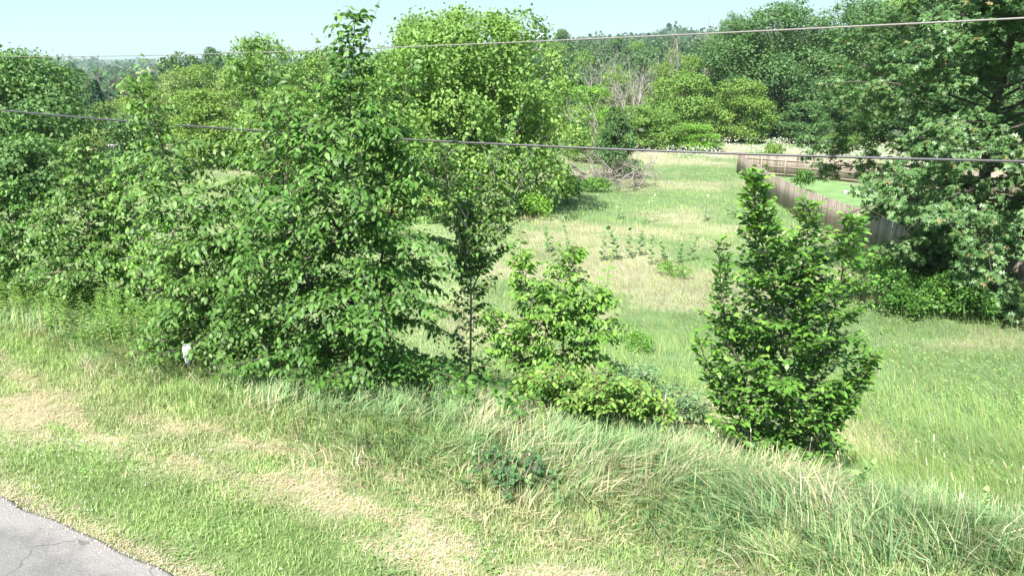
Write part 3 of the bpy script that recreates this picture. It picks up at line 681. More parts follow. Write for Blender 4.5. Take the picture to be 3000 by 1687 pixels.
# bramble shrub
b = stand(1760, 9.0)
def star(b, k, L, z, seed, yb=0):
    rs = RS(seed); out = []
    for q in range(k):
        a = 6.28 * q / k + rs.normal(0, .25); l_ = L * rs.uniform(.6, 1.1)
        tip = b + np.array([math.cos(a) * l_, math.sin(a) * l_ * .8 + yb, 0]); tip[2] = H(tip[0], tip[1]) + z * rs.uniform(.55, 1.1)
        mid = b * .45 + tip * .55; mid[2] = max(mid[2], tip[2]) + .18
        out.append([b + rs.normal(0, .08, 3) * [1, 1, 0], mid, tip])
    return out
sapling('low spreading bramble shrub with yellow green leaves and reddish stems beside the verge crest', b, star(b, 11, 1.15, .55, 5),
    dict(nb=15, leaf=.095, prof=([0, .5, 1], [.5, .45, .2]), shoot=.32, shootgap=.06, droop=.35, arch=.25, sag=.3, age=.4, r0=.010, f0=.02), 105, [(.07, .155, .04), (.11, .22, .045), (.155, .285, .05), (.23, .35, .065)], n_obj=250, key='bramble', name='bramble_shrub', cat='shrub', barkc=np.array([.16, .08, .06]))
b = stand(1900, 10.2)
sapling('grey green leafy shrub behind the bramble, left of the glossy sapling', b, star(b, 9, .95, .7, 6),
    dict(nb=14, leaf=.10, prof=([0, .5, 1], [.5, .45, .2]), shoot=.32, shootgap=.07, droop=.2, arch=.15, sag=.2, age=.2, r0=.010, f0=.03), 106, [(.09, .19, .06), (.13, .24, .08), (.18, .30, .12), (.30, .40, .18)], n_obj=140, key='greyshrub', tm=LANCE, ws=1.15, name='leafy_shrub', cat='shrub')
# the glossy sapling on the right
b = on_ground(2305, 1405); yg = b[1]
sapling('dense glossy dark green sapling standing alone on the verge before the wooden fence', b, [
    (S_(b, (2300, 1130, yg), (2275, 880, yg), (2225, 680, yg), (2206, 532, yg)), dict(nb=58, prof=([0, .12, .4, .6, .8, 1], [.7, 1.0, 1.0, .62, .3, .14]), elev=[.35, .75, 1.15])),
    (S_(b + [.05, .05, 0], (2370, 1150, yg), (2440, 930, yg), (2475, 760, yg), (2500, 655, yg)), dict(nb=28, prof=([0, .4, .8, 1], [.6, .7, .3, .14]))),
    (S_(at_y(2300, 1050, yg), (2340, 850, yg), (2360, 720, yg), (2375, 610, yg)), dict(nb=20, prof=([0, .5, 1], [.6, .45, .15]))),
    (S_(b + [.1, -.05, 0], (2400, 1270, yg - .2), (2490, 1170, yg - .3), (2560, 1050, yg - .3)), dict(nb=24, prof=([0, .5, 1], [.45, .45, .12]))),
    (S_(b + [-.1, 0, 0], (2190, 1140, yg - .1), (2125, 940, yg - .1), (2105, 715, yg - .1)), dict(nb=30, prof=([0, .4, .8, 1], [.6, .65, .22, .12]))),
    (S_(b + [-.1, -.1, 0], (2180, 1270, yg - .3), (2110, 1160, yg - .3), (2050, 1010, yg - .3)), dict(nb=24, prof=([0, .5, 1], [.5, .45, .12]))),
    ], dict(nb=30, leaf=.118, prof=([0, 1], [1, .2]), shoot=.36, shootgap=.062, droop=.22, side=.6, fwd=.75, arch=.12, sag=.02, elev=[.45, .8, 1.15], space=.36, f0=.04, r0=.018, keep=.12), 107, PAL_GLOSS, mat=M_GLOSS, tm=LANCE, ws=1.5, n_obj=300, key='glossy')
# left group
b = stand(275, 12.2)
sapling('upright sapling with pale curled top leaves, its brown trunk bare at the foot', b, [
    (S_(b, (266, 800, 12.2), (255, 600, 12.2), (226, 405, 12.2)), dict(nb=44, f0=.25, prof=([0, .3, .55, .8, 1], [.9, 1.1, .9, .4, .12]))),
    (S_(b + [.1, .1, 0], (300, 780, 12.3), (330, 640, 12.3), (345, 520, 12.3)), dict(nb=20, f0=.35, prof=([0, .5, 1], [.8, .7, .2]))),
    ], dict(nb=30, leaf=.10, prof=([0, 1], [1, .2]), shoot=.42, shootgap=.075, droop=.55, arch=.35, sag=.45, r0=.03, more=1.45, whips=7), 108, PAL_MID, n_obj=200, key='upright', barkc=np.array([.20, .15, .12]))
b = stand(60, 13.0)
sapling('leafy sapling cut by the left picture edge beside the tall weeds', b, [
    (S_(b, (50, 850, 13), (30, 680, 13), (20, 540, 13)), dict(nb=44, prof=([0, .5, .8, 1], [1.2, 1.1, .5, .15]))),
    (S_(b + [.3, 0, 0], (130, 850, 13), (150, 720, 13), (140, 600, 13)), dict(nb=34, prof=([0, .5, 1], [1.0, .9, .2]))),
    ], dict(nb=30, leaf=.105, prof=([0, 1], [1, .2]), shoot=.45, shootgap=.075, droop=.55, arch=.38, sag=.45, more=1.45, whips=7), 109, PAL_DEEP, n_obj=180, key='edge')
b = stand(455, 12.0)
sapling('airy sapling with thin grey stem leaning between the upright and the wide sapling', b, [
    (S_(b, (470, 850, 12), (510, 640, 12), (455, 430, 12)), dict(nb=32, prof=([0, .4, .8, 1], [.8, .95, .5, .15]))),
    (S_(b + [-.1, .1, 0], (420, 850, 12.2), (400, 680, 12.2), (330, 470, 12.2)), dict(nb=30, prof=([0, .4, .8, 1], [.8, .9, .45, .15]))),
    ], dict(nb=22, leaf=.10, prof=([0, 1], [.7, .2]), shoot=.4, shootgap=.085, droop=.5, arch=.3, sag=.4, more=1.45, whips=7), 110, PAL_LIGHT, n_obj=160, key='airy', barkc=np.array([.28, .25, .22]))

# bare broken tip of the slender sapling is part of it: a second grey stub, drawn with its trunk
# ---------------------------------------------------------------- undergrowth and weeds on the left verge
def undergrowth():
    rs = RS(41); lv = Leaves(); mb = MB()
    x, y, z = verge_points(rs, 8000, 7.1, 9.4, -19, -3.4)
    k = fbm(x * .8, y * .8) > .36; x, y, z = x[k], y[k], z[k]; N = len(x)
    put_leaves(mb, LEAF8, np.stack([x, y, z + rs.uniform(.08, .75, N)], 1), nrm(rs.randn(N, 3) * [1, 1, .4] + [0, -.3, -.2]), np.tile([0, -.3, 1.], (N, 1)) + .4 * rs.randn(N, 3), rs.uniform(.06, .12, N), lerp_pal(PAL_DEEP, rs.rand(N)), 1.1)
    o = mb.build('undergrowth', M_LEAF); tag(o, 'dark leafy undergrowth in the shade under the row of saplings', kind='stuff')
    mb = MB()
    x, y, z = verge_points(rs, 1300, 6.3, 8.8, -19, -3.2)
    k = (rs.rand(len(x)) < sstep(-8, -10.2, NY * x - NX * y) * .95 + .015); x, y, z = x[k], y[k], z[k]
    for a, b_, c_ in zip(x, y, z):
        hh = rs.uniform(.45, .95); le = rs.normal(0, .12, 2); s = np.linspace(0, 1, 4)[:, None]
        P = np.array([a, b_, c_]) + s * [0, 0, hh] + s ** 2 * hh * np.array([le[0], le[1], 0])
        mb.tube(P, [.004, .003, .003, .002], (.2, .3, .1), 3)
        n_ = 34; t = np.linspace(.15, 1, n_); q = np.stack([np.interp(t, s[:, 0], P[:, k_]) for k_ in range(3)], 1)
        az = np.arange(n_) * 2.4; d = np.stack([np.cos(az), np.sin(az), .35 - .5 * (1 - t)], 1)
        put_leaves(mb, LEAF4, q, d, np.tile([0, 0, 1.], (n_, 1)) + .2 * rs.randn(n_, 3), rs.uniform(.07, .12, n_) * (1.1 - .5 * t), pick(rs, [(.22, .38, .08), (.28, .44, .09), (.18, .33, .08)], n_), .42)
    o = mb.build('goldenrod_weeds', M_GRASS); tag(o, 'feathery yellow green weeds massed along the left verge', kind='stuff')
undergrowth()

# ================================================================ bigger trees
def crown_points(rs, lumps, n, clumps=16, spread=.28, below=-.35):
    C = np.array([l_[0] for l_ in lumps]); R = np.array([l_[1] for l_ in lumps])
    w = R ** 2 / (R ** 2).sum(); cl = []
    for c, r, ww in zip(C, R, w):
        k = max(5, int(clumps * len(lumps) * ww)); d = nrm(rs.randn(k * 3, 3)); d = d[d[:, 2] > below][:k]
        p_ = c + d * r * rs.uniform(.72, 1.08, (len(d), 1)) * [1, 1, .85]
        cl += [(p_[i], d[i], r) for i in range(len(d))]
    cp = np.array([c[0] for c in cl]); cd = np.array([c[1] for c in cl]); cr = np.array([c[2] for c in cl])
    k = rs.choice(len(cl), n, p=cr ** 2 / (cr ** 2).sum())
    off = rs.randn(n, 3) * (cr[k] * spread)[:, None]; al = (off * cd[k]).sum(1, keepdims=True)
    off = off - cd[k] * al * .45; off[:, 2] *= .75
    return cp[k] + off, cd[k], nrm(off), rs.rand(len(cl))[k]
def tree_parts(seed, Hh, Wd, n, leaf, pal, shape='round', tm=LEAF4, ws=1.15, nl=16, trunk=.12, droop=.35, low=.12, clumps=16, spread=.28, up=.55):
    """a crown and a trunk as two meshes, foot at the origin"""
    rs = RS(seed); lumps = []; zc0 = Hh * low; ch = Hh - zc0
    for q in range(nl):
        f = (q + .5) / nl; f = f + rs.normal(0, .05); f = np.clip(f, .02, .95)
        if shape == 'round': rad = math.sqrt(max(.06, 1 - (2 * f - .92) ** 2))
        elif shape == 'tall': rad = np.interp(f, [0, .25, .6, 1], [.55, 1, .8, .2])
        elif shape == 'dome': rad = np.interp(f, [0, .2, .5, .8, 1], [.9, 1, .95, .75, .45])
        else: rad = np.interp(f, [0, 1], [1, .1])
        a = q * 2.4 + rs.normal(0, .3); rr = Wd * .5
        lr = rr * rs.uniform(.30, .46) * (.6 + .4 * rad); dist = max(0, rr * rad - lr * .8) * rs.uniform(.65, 1.05)
        z = zc0 + ch * f; z = min(z, Hh - lr * .75); z = max(z, zc0 + lr * .25)
        lumps.append((np.array([math.cos(a) * dist, math.sin(a) * dist, z]), lr))
    P, cd, od, kr = crown_points(rs, lumps, n, clumps, spread)
    k = P[:, 2] > .05; P, cd, od, kr = P[k], cd[k], od[k], kr[k]; n = len(P)
    out = nrm(P - np.array([0, 0, Hh * .45]))
    nn = cd * .6 + od * .35 + np.array([0, 0, up]) + .38 * rs.randn(n, 3)
    d = out * .55 + nrm(rs.randn(n, 3)) * .8 + np.array([0, 0, -droop])
    mb = MB(); K = np.clip(.55 * kr + .45 * rs.rand(n), 0, 1)
    put_leaves(mb, tm, P, d, nn, leaf * rs.uniform(.6, 1.25, n), lerp_pal(pal, K), ws)
    crown = mb.mesh('crown', M_OAK if tm is OAK else M_FAR)
    wb = MB(); r0 = trunk
    tp = np.array([(0, 0, -.15), (.03 * Wd * rs.randn(), .02 * Wd * rs.randn(), Hh * .3), (.02 * Wd * rs.randn(), 0, Hh * .6), (0, 0, Hh * .85)])
    wb.tube(smooth_line(tp, 9), np.linspace(r0, r0 * .2, 9), BARKC * 1.1, 7)
    for c, r in lumps:
        s = np.clip(c[2] / Hh - .22, .06, .7); st = np.array([0, 0, Hh * s]); mid = (st + c) * .5 + np.array([0, 0, -.04 * Hh])
        wb.tube(smooth_line([st, mid, c, c + (c - mid) * .5], 7), np.linspace(r0 * .42, r0 * .07, 7), BARKC * 1.1, 5)
    return crown, wb.mesh('trunk', M_BARK, True)
def place_tree(name, parts, base, scale, rz, label, cat='tree', group=None):
    root = thing(name, base, label, cat, group); root.rotation_euler = (0, 0, rz); root.scale = (scale[0], scale[0], scale[1])
    for nm, me in zip(('crown', 'trunk'), parts):
        o = bpy.data.objects.new(nm, me); o.parent = root; col.objects.link(o)
        if nm == 'crown': o['kind'] = 'stuff'
    return root

PAL_MAPLE = [(.105, .20, .04), (.15, .26, .05), (.21, .33, .07), (.28, .40, .10)]
PAL_YEL = [(.11, .195, .038), (.155, .255, .048), (.21, .32, .062), (.27, .375, .085)]
PAL_DARK = [(.055, .12, .036), (.08, .165, .048), (.12, .215, .065), (.18, .28, .09)]
PAL_BLUE = [(.06, .125, .045), (.08, .155, .055), (.115, .195, .07), (.16, .24, .09)]
PAL_OAK = [(.065, .135, .036), (.09, .175, .048), (.13, .225, .068), (.24, .19, .07)]
PAL_ELM = [(.06, .14, .035), (.09, .18, .045), (.13, .23, .06), (.21, .31, .10)]
PAL_BRIGHT = [(.12, .25, .03), (.16, .32, .04), (.21, .38, .05), (.28, .43, .07)]

# the big maple in the middle
b = stand(1370, 49.0); ht = top_z(49.0, 38) - b[2]
place_tree('maple_tree', tree_parts(201, ht, 15.6, 64000, .25, PAL_MAPLE, 'dome', nl=46, low=.02, clumps=11, spread=.2, trunk=.35), b, (1, 1), .4, 'big dome-shaped light green maple in the middle of the field edge')
# the oak on the right
b = stand(2820, 27.5); OAK_B = b
def oak():
    rs = RS(202); root = thing('oak_tree', b, 'large oak with glossy lobed leaves filling the right side beside the fence', 'tree')
    Hh = 15.0; wood = MB(); lv = Leaves()
    tr = smooth_line([(0, 0, -.2), (.1, .1, 3), (-.1, .2, 7), (0, .1, 11), (0, 0, 14)], 12); wood.tube(tr, np.linspace(.28, .05, 12), BARKC * .7, 8)
    tips = []
    for q in range(72):
        f = .04 + .92 * q / 72; z0 = .6 + f * 12.5; a = q * 2.4 + rs.normal(0, .25)
        L = np.interp(z0, [.6, 2.4, 4.5, 6, 9, 13.5], [3.0, 3.8, 6.8, 6.4, 6.0, 2.6]) * rs.uniform(.8, 1.1) * (1 if z0 > 3.6 else (.75 if math.cos(a) < -.2 else 1.5))
        el = np.interp(z0, [0, 6, 13], [.02, .30, .9]); d = np.array([math.cos(a) * math.cos(el), math.sin(a) * math.cos(el), math.sin(el)])
        s = np.linspace(0, 1, 7)[:, None]; B = np.array([0, 0, z0]) + d * L * s + np.array([0, 0, -.26 * L]) * s ** 2.3 + rs.normal(0, .1, 3) * L * s ** 2 * [1, 1, .3]
        wood.tube(B, np.linspace(.06, .015, 7), BARKC * .7, 5)
        for k in range(15):
            fs = .14 + .86 * ((k + rs.rand()) / 15) ** .8; j = min(int(fs * 6), 5); q0 = B[j] + (B[j + 1] - B[j]) * (fs * 6 - j)
            dd = nrm(nrm(B[j + 1] - B[j]) * .7 + rs.randn(3) * [.75, .75, .4]); l2 = rs.uniform(.5, 1.5)
            t = np.linspace(0, 1, 4)[:, None]; Q = q0 + dd * l2 * t + np.array([0, 0, -.2 * l2]) * t ** 2
            wood.tube(Q, [.014, .011, .009, .006], BARKC, 3)
            for w_ in range(8):
                tips.append((Q[-1] * (1 - w_ * .11) + Q[1] * w_ * .11 + rs.randn(3) * .2, dd))
    TP = np.array([t[0] for t in tips]); n_ = 9; N = len(TP)
    # a whorl of leaves at each twig end
    az = rs.uniform(0, 6.28, (N, 1)) + np.arange(n_)[None] * 2.4; el = rs.normal(-.35, .45, (N, n_))
    D = np.stack([np.cos(az) * np.cos(el), np.sin(az) * np.cos(el), np.sin(el)], -1)
    P = TP[:, None] + D * .03 + rs.randn(N, n_, 3) * .03
    ow = nrm((TP - np.array([0, 0, 5.0])) * [1, 1, .6])[:, None]; Nn = np.array([0, 0, .6]) + .75 * ow + .4 * rs.randn(N, n_, 3) + .3 * D
    P, D, Nn = P.reshape(-1, 3), D.reshape(-1, 3), Nn.reshape(-1, 3); k = P[:, 2] + b[2] > H(P[:, 0] + b[0], P[:, 1] + b[1]) + .25
    k &= ~((P[:, 0] < -3.3) & (P[:, 2] < 4.1)) & ~((P[:, 0] < -2.7) & (P[:, 2] < 1.3))
    P, D, Nn = P[k], D[k], Nn[k]; n = len(P)
    K = np.clip(np.repeat(rs.rand(N) * .5, n_)[k] + .35 * rs.rand(n), 0, .85); K[rs.rand(n) < .02] = 1
    mb = MB(); put_leaves(mb, OAK, P, D, Nn, rs.uniform(.15, .25, n), lerp_pal(PAL_OAK, K), 1.0)
    o = mb.build('crown', M_OAK, root); o['kind'] = 'stuff'; wood.build('trunk', M_BARK, root, True)
    print('oak leaves', n)
oak()
# left elm
b = stand(40, 57.0); ht = top_z(57.0, 165) - b[2]
place_tree('elm_tree', tree_parts(203, ht, 13.5, 30000, .30, PAL_ELM, 'round', nl=30, low=.05, droop=.9, clumps=18, spread=.26, trunk=.3), b, (1, 1), 0, 'broad drooping dark green tree at the left edge above the lawn')
b = stand(70, 43.0); ht = top_z(43.0, 410) - b[2]
place_tree('elm_tree', tree_parts(204, ht, 7.2, 14000, .25, PAL_ELM, 'dome', nl=18, low=.02, droop=.8, clumps=16, trunk=.15), b, (1, 1), 0, 'lower rounded tree below the broad drooping tree at the left edge')

# kinds that are repeated in the background, 10 m tall and 8 m wide
KIND = {
    'yel': tree_parts(211, 10, 8, 15000, .25, PAL_YEL, 'dome', nl=20, low=.04, trunk=.14),
    'mid': tree_parts(212, 10, 8, 15000, .25, PAL_MAPLE, 'dome', nl=20, low=.05, trunk=.14),
    'dark': tree_parts(213, 10, 8, 12000, .34, PAL_DARK, 'round', nl=26, low=.06, trunk=.16, clumps=20),
    'blue': tree_parts(214, 10, 8, 5000, .48, PAL_BLUE, 'dome', nl=18, low=.05, trunk=.16),
    'linden': tree_parts(218, 10, 8, 36000, .15, PAL_DARK, 'round', nl=48, low=.05, trunk=.16, clumps=18, spread=.2),
    'bright': tree_parts(215, 10, 8, 12000, .27, PAL_BRIGHT, 'dome', nl=18, low=.02, trunk=.12),
    'willow': tree_parts(216, 10, 8, 14000, .25, [(.15, .22, .06), (.20, .28, .08), (.27, .35, .11), (.34, .41, .15)], 'tall', nl=20, low=.03, droop=1.0, ws=.7, trunk=.14),
}
NAMES = {'yel': 'box_elder_tree', 'mid': 'maple_tree', 'dark': 'linden_tree', 'blue': 'hillside_tree', 'linden': 'linden_tree', 'bright': 'walnut_tree', 'willow': 'willow_tree'}
rt = random.Random(5)
def bgtree(kind, px, Yd, ptop, wpx, label, group=None, cat='tree', name=None):
    b = stand(px, Yd); h = max(1.0, top_z(Yd, ptop) - b[2]); dep = Yd * CT + (CAMZ - b[2]) * ST
    w = wpx / FPX * dep
    return place_tree(name or NAMES[kind], KIND[kind], b, (w / 8.0, h / 10.0), rt.uniform(0, 6.28), label, cat, group)
# behind the saplings on the left
bgtree('dark', 395, 58, 345, 190, 'dark shady tree standing behind the airy sapling beside the garden', name='shade_tree')
bgtree('willow', 335, 84, 300, 190, 'pale green willow bush behind the garden lawn')
bgtree('yel', 430, 98, 238, 170, 'yellow green tree behind the willow bush by the spruce')
bgtree('willow', 530, 92, 215, 190, 'pale upright willow left of the wide sapling tips')
bgtree('yel', 600, 100, 190, 210, 'yellow green tree between the two willows behind the wide sapling')
bgtree('willow', 690, 88, 205, 200, 'pale willow directly behind the wide sapling upper tip')
bgtree('mid', 800, 74, 112, 250, 'tall green tree with tufted top left of the tallest sapling')
bgtree('yel', 640, 70, 262, 260, 'low bright tree showing through the wide sapling')
bgtree('mid', 950, 80, 150, 240, 'green tree between the tallest sapling and the big maple')
bgtree('yel', 850, 62, 255, 280, 'rounded yellow green tree directly behind the tallest sapling')
bgtree('mid', 1120, 66, 185, 240, 'green tree tucked behind the left flank of the big maple')
bgtree('blue', 555, 230, 158, 190, 'grey green rounded tree on the skyline above the willows')
bgtree('blue', 690, 240, 160, 120, 'small rounded skyline tree left of the tufted tree')
bgtree('dark', 650, 330, 146, 80, 'dark skyline tree clump above the far wood', name='skyline_tree')
bgtree('blue', 445, 370, 201, 90, 'dull green tree in front of the tan roofed house')
bgtree('blue', 405, 360, 206, 80, 'dull green tree left of the tan roofed house')
bgtree('blue', 495, 540, 179, 60, 'small dull tree below the white far house')
bgtree('blue', 250, 210, 215, 120, 'dull green tree behind the spruce')
# right of the maple
bgtree('blue', 1660, 128, 205, 160, 'dull green tree just right of the big maple')
bgtree('mid', 1605, 92, 250, 150, 'green shrubby tree touching the right flank of the big maple')
bgtree('bright', 1725, 104, 258, 170, 'vivid green rounded tree left of the bare grey tree')
bgtree('yel', 1800, 128, 215, 150, 'yellow green tree above the vivid green tree')
bgtree('yel', 1925, 130, 185, 110, 'small yellowish tree right of the bare grey tree')
bgtree('yel', 2015, 128, 165, 130, 'yellowish tree tucked beside the dark tall trees')
bgtree('mid', 1990, 112, 215, 220, 'green tree in front of the dark tall trees, above the mounded bush')
bgtree('mid', 1885, 100, 312, 230, 'low green thicket behind the dark cedar')
bgtree('bright', 2035, 101, 366, 180, 'mounded bright green bush at the far meadow edge', cat='bush', name='mounded_bush')
bgtree('yel', 1720, 84, 372, 150, 'low yellow green thicket left of the dark cedar', name='thicket')
bgtree('blue', 1760, 170, 222, 70, 'small dull tree among the bare trees')
bgtree('blue', 1875, 165, 160, 100, 'dull green rounded tree behind the bare grey tree')
bgtree('dark', 1645, 400, 90, 76, 'lone rounded tree standing on the skyline', name='skyline_tree')
# the tall dark trees and what is left of them
bgtree('linden', 2265, 124, 8, 420, 'tall dense dark green tree at the far end of the meadow')
bgtree('linden', 2125, 130, 45, 200, 'narrower dark tree on the left flank of the tall dark tree')
bgtree('linden', 2470, 126, -5, 340, 'tall dark tree between the meadow and the oak')
bgtree('mid', 2560, 140, -20, 260, 'green tree rising behind the tall dark trees')
bgtree('linden', 2700, 118, -30, 330, 'dark tree behind the oak')
bgtree('linden', 2930, 110, -40, 360, 'dark tree showing through the oak at the right edge')
bgtree('yel', 2150, 111, 235, 210, 'yellow green tree in front of the tall dark tree')
bgtree('dark', 2350, 112, 300, 160, 'low dark tree at the foot of the tall dark trees')
bgtree('mid', 2470, 104, 390, 150, 'green bush at the back of the meadow by the oak', cat='bush', name='meadow_bush')
# the wooded hillside
rr = random.Random(9); ORD = 'first second third fourth fifth sixth seventh eighth ninth tenth'.split()
for k in range(30):
    px = 1610 + 470 * (k % 10 + rr.uniform(-.4, .4)) / 9; row = k // 10; Yd = [215, 280, 360][row] + rr.uniform(-20, 20)
    top = np.interp(px, [1600, 2080], [[205, 165], [160, 125], [125, 98]][row]) + rr.uniform(-8, 8)
    bgtree(['blue', 'blue', 'mid', 'blue', 'dark'][(k * 3 + row) % 5], px, Yd, top + 6, rr.uniform(70, 125), '%s tree from the big maple in the %s row of the wooded hillside' % (ORD[k % 10], ('front', 'middle', 'back')[row]), 'trees of the wooded hillside', name='hillside_tree')

# spruce
def spruce():
    b = stand(298, 118); h = top_z(118, 232) - b[2]; rs = RS(51); mb = MB(); root = thing('spruce_tree', b, 'dark blue green spruce beyond the left lawn', 'tree')
    n_ = 8000; f = rs.rand(n_) ** .8; R = (1 - f) * 3.2 + .15; tier = np.abs(((f * 15) % 1) - .5) * 2; R = R * (.65 + .35 * tier)
    a = rs.uniform(0, 6.28, n_); q = rs.uniform(.45, 1, n_); P = np.stack([np.cos(a) * R * q, np.sin(a) * R * q, h * (.04 + .96 * f) - .2 * R * q], 1)
    D = np.stack([np.cos(a), np.sin(a), -.35 + 0 * a], 1) + .3 * rs.randn(n_, 3)
    put_leaves(mb, LEAF4, P, D, np.tile([0, 0, 1.], (n_, 1)) + .3 * rs.randn(n_, 3), rs.uniform(.3, .6, n_), lerp_pal([(.035, .085, .05), (.06, .12, .07), (.09, .15, .085)], rs.rand(n_)), .6)
    o = mb.build('crown', M_FAR, root); o['kind'] = 'stuff'
    wb = MB(); wb.tube([(0, 0, -.2), (0, 0, h * .5), (0, 0, h)], [.2, .12, .02], BARKC, 6); wb.build('trunk', M_BARK, root)
spruce()

# ---------------------------------------------------------------- bare trees, cedar, brush
def ramify(mb, rs, p, d, L, r, depth, c, gravity=0.0, spread=.6, kids=4):
    s = np.linspace(0, 1, 4)[:, None]; bend = rs.normal(0, .14, 3)
    P = p + d * L * s + bend * L * s ** 2 + np.array([0, 0, -gravity * L]) * s ** 2
    mb.tube(P, np.linspace(r, r * .55, 4), c, 4 if depth > 1 else 3)
    if depth == 0: return
    for k in range(kids):
        f = .3 + .7 * (k + rs.rand()) / kids; j = min(int(f * 3), 2); q = P[j] + (P[j + 1] - P[j]) * (f * 3 - j)
        dd = nrm(nrm(P[-1] - P[0]) + rs.randn(3) * spread)
        ramify(mb, rs, q, dd, L * rs.uniform(.45, .75), r * .5, depth - 1, c, gravity, spread, kids)
GREY = np.array([.30, .265, .25])
def bare_tree(px, Yd, ptop, label, seed, c=GREY, nstem=4, spread=.42):
    b = stand(px, Yd); h = top_z(Yd, ptop) - b[2]; rs = RS(seed); mb = MB()
    root = thing('bare_tree', b, label, 'tree', 'bare grey trees')
    for k in range(nstem):
        d = nrm(np.array([rs.normal(0, .3), rs.normal(0, .3), 1])); ramify(mb, rs, np.array([rs.normal(0, .3), rs.normal(0, .3), -.2]), d, h * .62, .012 * h, 3, c, -.02, spread, 4)
    mb.build('trunk', M_BARK, root)
bare_tree(1750, 170, 168, 'pale bare tree among the bushes above the vivid green tree', 61)
bare_tree(1700, 172, 200, 'thin bare tree left of the pale bare tree', 62, nstem=2)
bare_tree(1858, 122, 205, 'large bare silvery grey tree above the low thicket', 63, nstem=6)
bare_tree(1905, 128, 235, 'smaller bare greyish pink tree beside the silvery one', 64, c=np.array([.28, .235, .235]), nstem=3)
bare_tree(1968, 185, 112, 'slim bare tree against the wooded hillside, left of its taller twin', 65, nstem=2, spread=.25)
bare_tree(2010, 188, 105, 'tall slim bare tree against the wooded hillside beside the dark trees', 66, nstem=3, spread=.25)
bare_tree(1785, 76, 285, 'leaning bare forked tree rising behind the dark cedar', 67, nstem=3, spread=.3)
bare_tree(330, 190, 235, 'bare greyish tree behind the spruce', 68, c=np.array([.26, .215, .215]), nstem=3)
bare_tree(1815, 150, 232, 'bare tree half hidden by yellow green trees', 69, nstem=3)
KIND['cedar'] = tree_parts(217, 10, 8, 9000, .55, PAL_DARK, 'tall', nl=16, low=.12, trunk=.25, up=.3, ws=.6)
bgtree('cedar', 1800, 70, 318, 125, 'narrow dark cedar standing in the grass above the brush pile', name='cedar_tree')
def brush_pile():
    c0 = on_ground(1790, 545); rs = RS(71); root = thing('brush_pile', c0, 'heap of dead grey branches fallen in the grass below the dark cedar', 'brush pile')
    for k in range(28):
        a = rs.uniform(0, 6.28); mb = MB(); p = np.array([rs.normal(0, 2.2), rs.normal(0, 1.4), 0]); p[2] = H(c0[0] + p[0], c0[1] + p[1]) - c0[2] + rs.uniform(.2, 1.1)
        d = nrm(np.array([math.cos(a), .6 * math.sin(a), rs.uniform(.0, .55)]))
        ramify(mb, rs, p, d, rs.uniform(1.3, 2.6), rs.uniform(.04, .09), 3 if k < 20 else 2, np.array([.25, .215, .20]) * rs.uniform(.7, 1.2), .12, .5, 4)
        mb.build('branch', M_BARK, root)
brush_pile()
def bush(px, py, w, h, pal, label, seed, n=1500, leaf=.12, name='bush', tm=LEAF4, cat='bush', mat=None, group=None):
    b = on_ground(px, py); rs = RS(seed); root = thing(name, b, label, cat, group)
    lumps = []
    for k in range(7):
        a = rs.uniform(0, 6.28); q = rs.rand() ** .5 * .32 * w; lumps.append((np.array([math.cos(a) * q, math.sin(a) * q, h * rs.uniform(.3, .75)]), w * rs.uniform(.16, .26)))
    P, cd, od, kr = crown_points(rs, lumps, n, 12, .3); P[:, 2] = np.clip(P[:, 2], .03, h)
    mb = MB(); put_leaves(mb, tm, P, nrm(rs.randn(n, 3)) + cd * .4, cd * .5 + np.array([0, -.05, .7]) + .4 * rs.randn(n, 3), leaf * rs.uniform(.6, 1.3, n), lerp_pal(pal, np.clip(.5 * kr + .5 * rs.rand(n), 0, 1)), 1.1)
    o = mb.build('foliage', mat or M_LEAF, root); o['kind'] = 'stuff'
    wb = MB()
    for c, r in lumps: wb.tube([(0, 0, -.05), c * [.5, .5, .45], c], [.02, .014, .006], BARKC, 4)
    wb.build('stem', M_BARK, root)
# bushes under the oak and along the fence
bush(2580, 880, 3.0, 1.7, PAL_MID, 'green bush at the foot of the fence left of the oak', 81, 2600)
bush(2650, 925, 2.6, 1.5, PAL_DEEP, 'dark leafy bush below the oak nearest the meadow', 82, 2600)
bush(2790, 935, 2.8, 1.5, PAL_DEEP, 'dark leafy bush under the middle of the oak', 83, 2600)
bush(2470, 870, 1.6, .7, PAL_LIGHT, 'low yellow green bush between the glossy sapling and the oak', 84, 1100)
bush(2930, 930, 2.4, .9, PAL_DARK, 'low shaded bush at the right edge under the oak', 85, 1500)
bush(1560, 640, 3.4, 1.5, PAL_BRIGHT, 'bright bush at the right foot of the big maple', 86, 1800, .16)
bush(1660, 600, 3.2, 2.4, PAL_DEEP, 'dark green bush between the big maple and the brush pile', 87, 1800, .18)
bush(1440, 640, 3.4, 1.6, PAL_MID, 'green bush at the foot of the big maple behind the slender sapling', 88, 1800, .16)
bush(1180, 620, 3.6, 1.2, PAL_YEL, 'yellow green bush among the rusty dock stalks', 89, 1300, .16)
bush(1740, 560, 2.6, 1.1, PAL_LIGHT, 'small green bush at the left end of the brush pile', 190, 1100, .17)
bush(1850, 520, 3.6, 1.5, PAL_LIGHT, 'light green bush growing through the brush pile', 90, 1300, .18)
bush(1870, 1030, 1.1, .45, PAL_LIGHT, 'small bright weed bush in the meadow above the grey green shrub', 91, 800, .07)
bush(1975, 810, 1.4, .55, PAL_LIGHT, 'small green weed bush in the straw coloured meadow', 92, 700, .09)
bush(320, 488, 5.0, 1.3, [(.30, .32, .06), (.42, .38, .07), (.5, .36, .08), (.35, .42, .1)], 'yellow and orange flower bed on the left lawn', 93, 2200, .2, name='flower_bed', cat='flower bed')
bush(260, 432, 6.0, 1.5, PAL_YEL, 'row of yellow green shrubs behind the garden lawn', 94, 1800, .28)

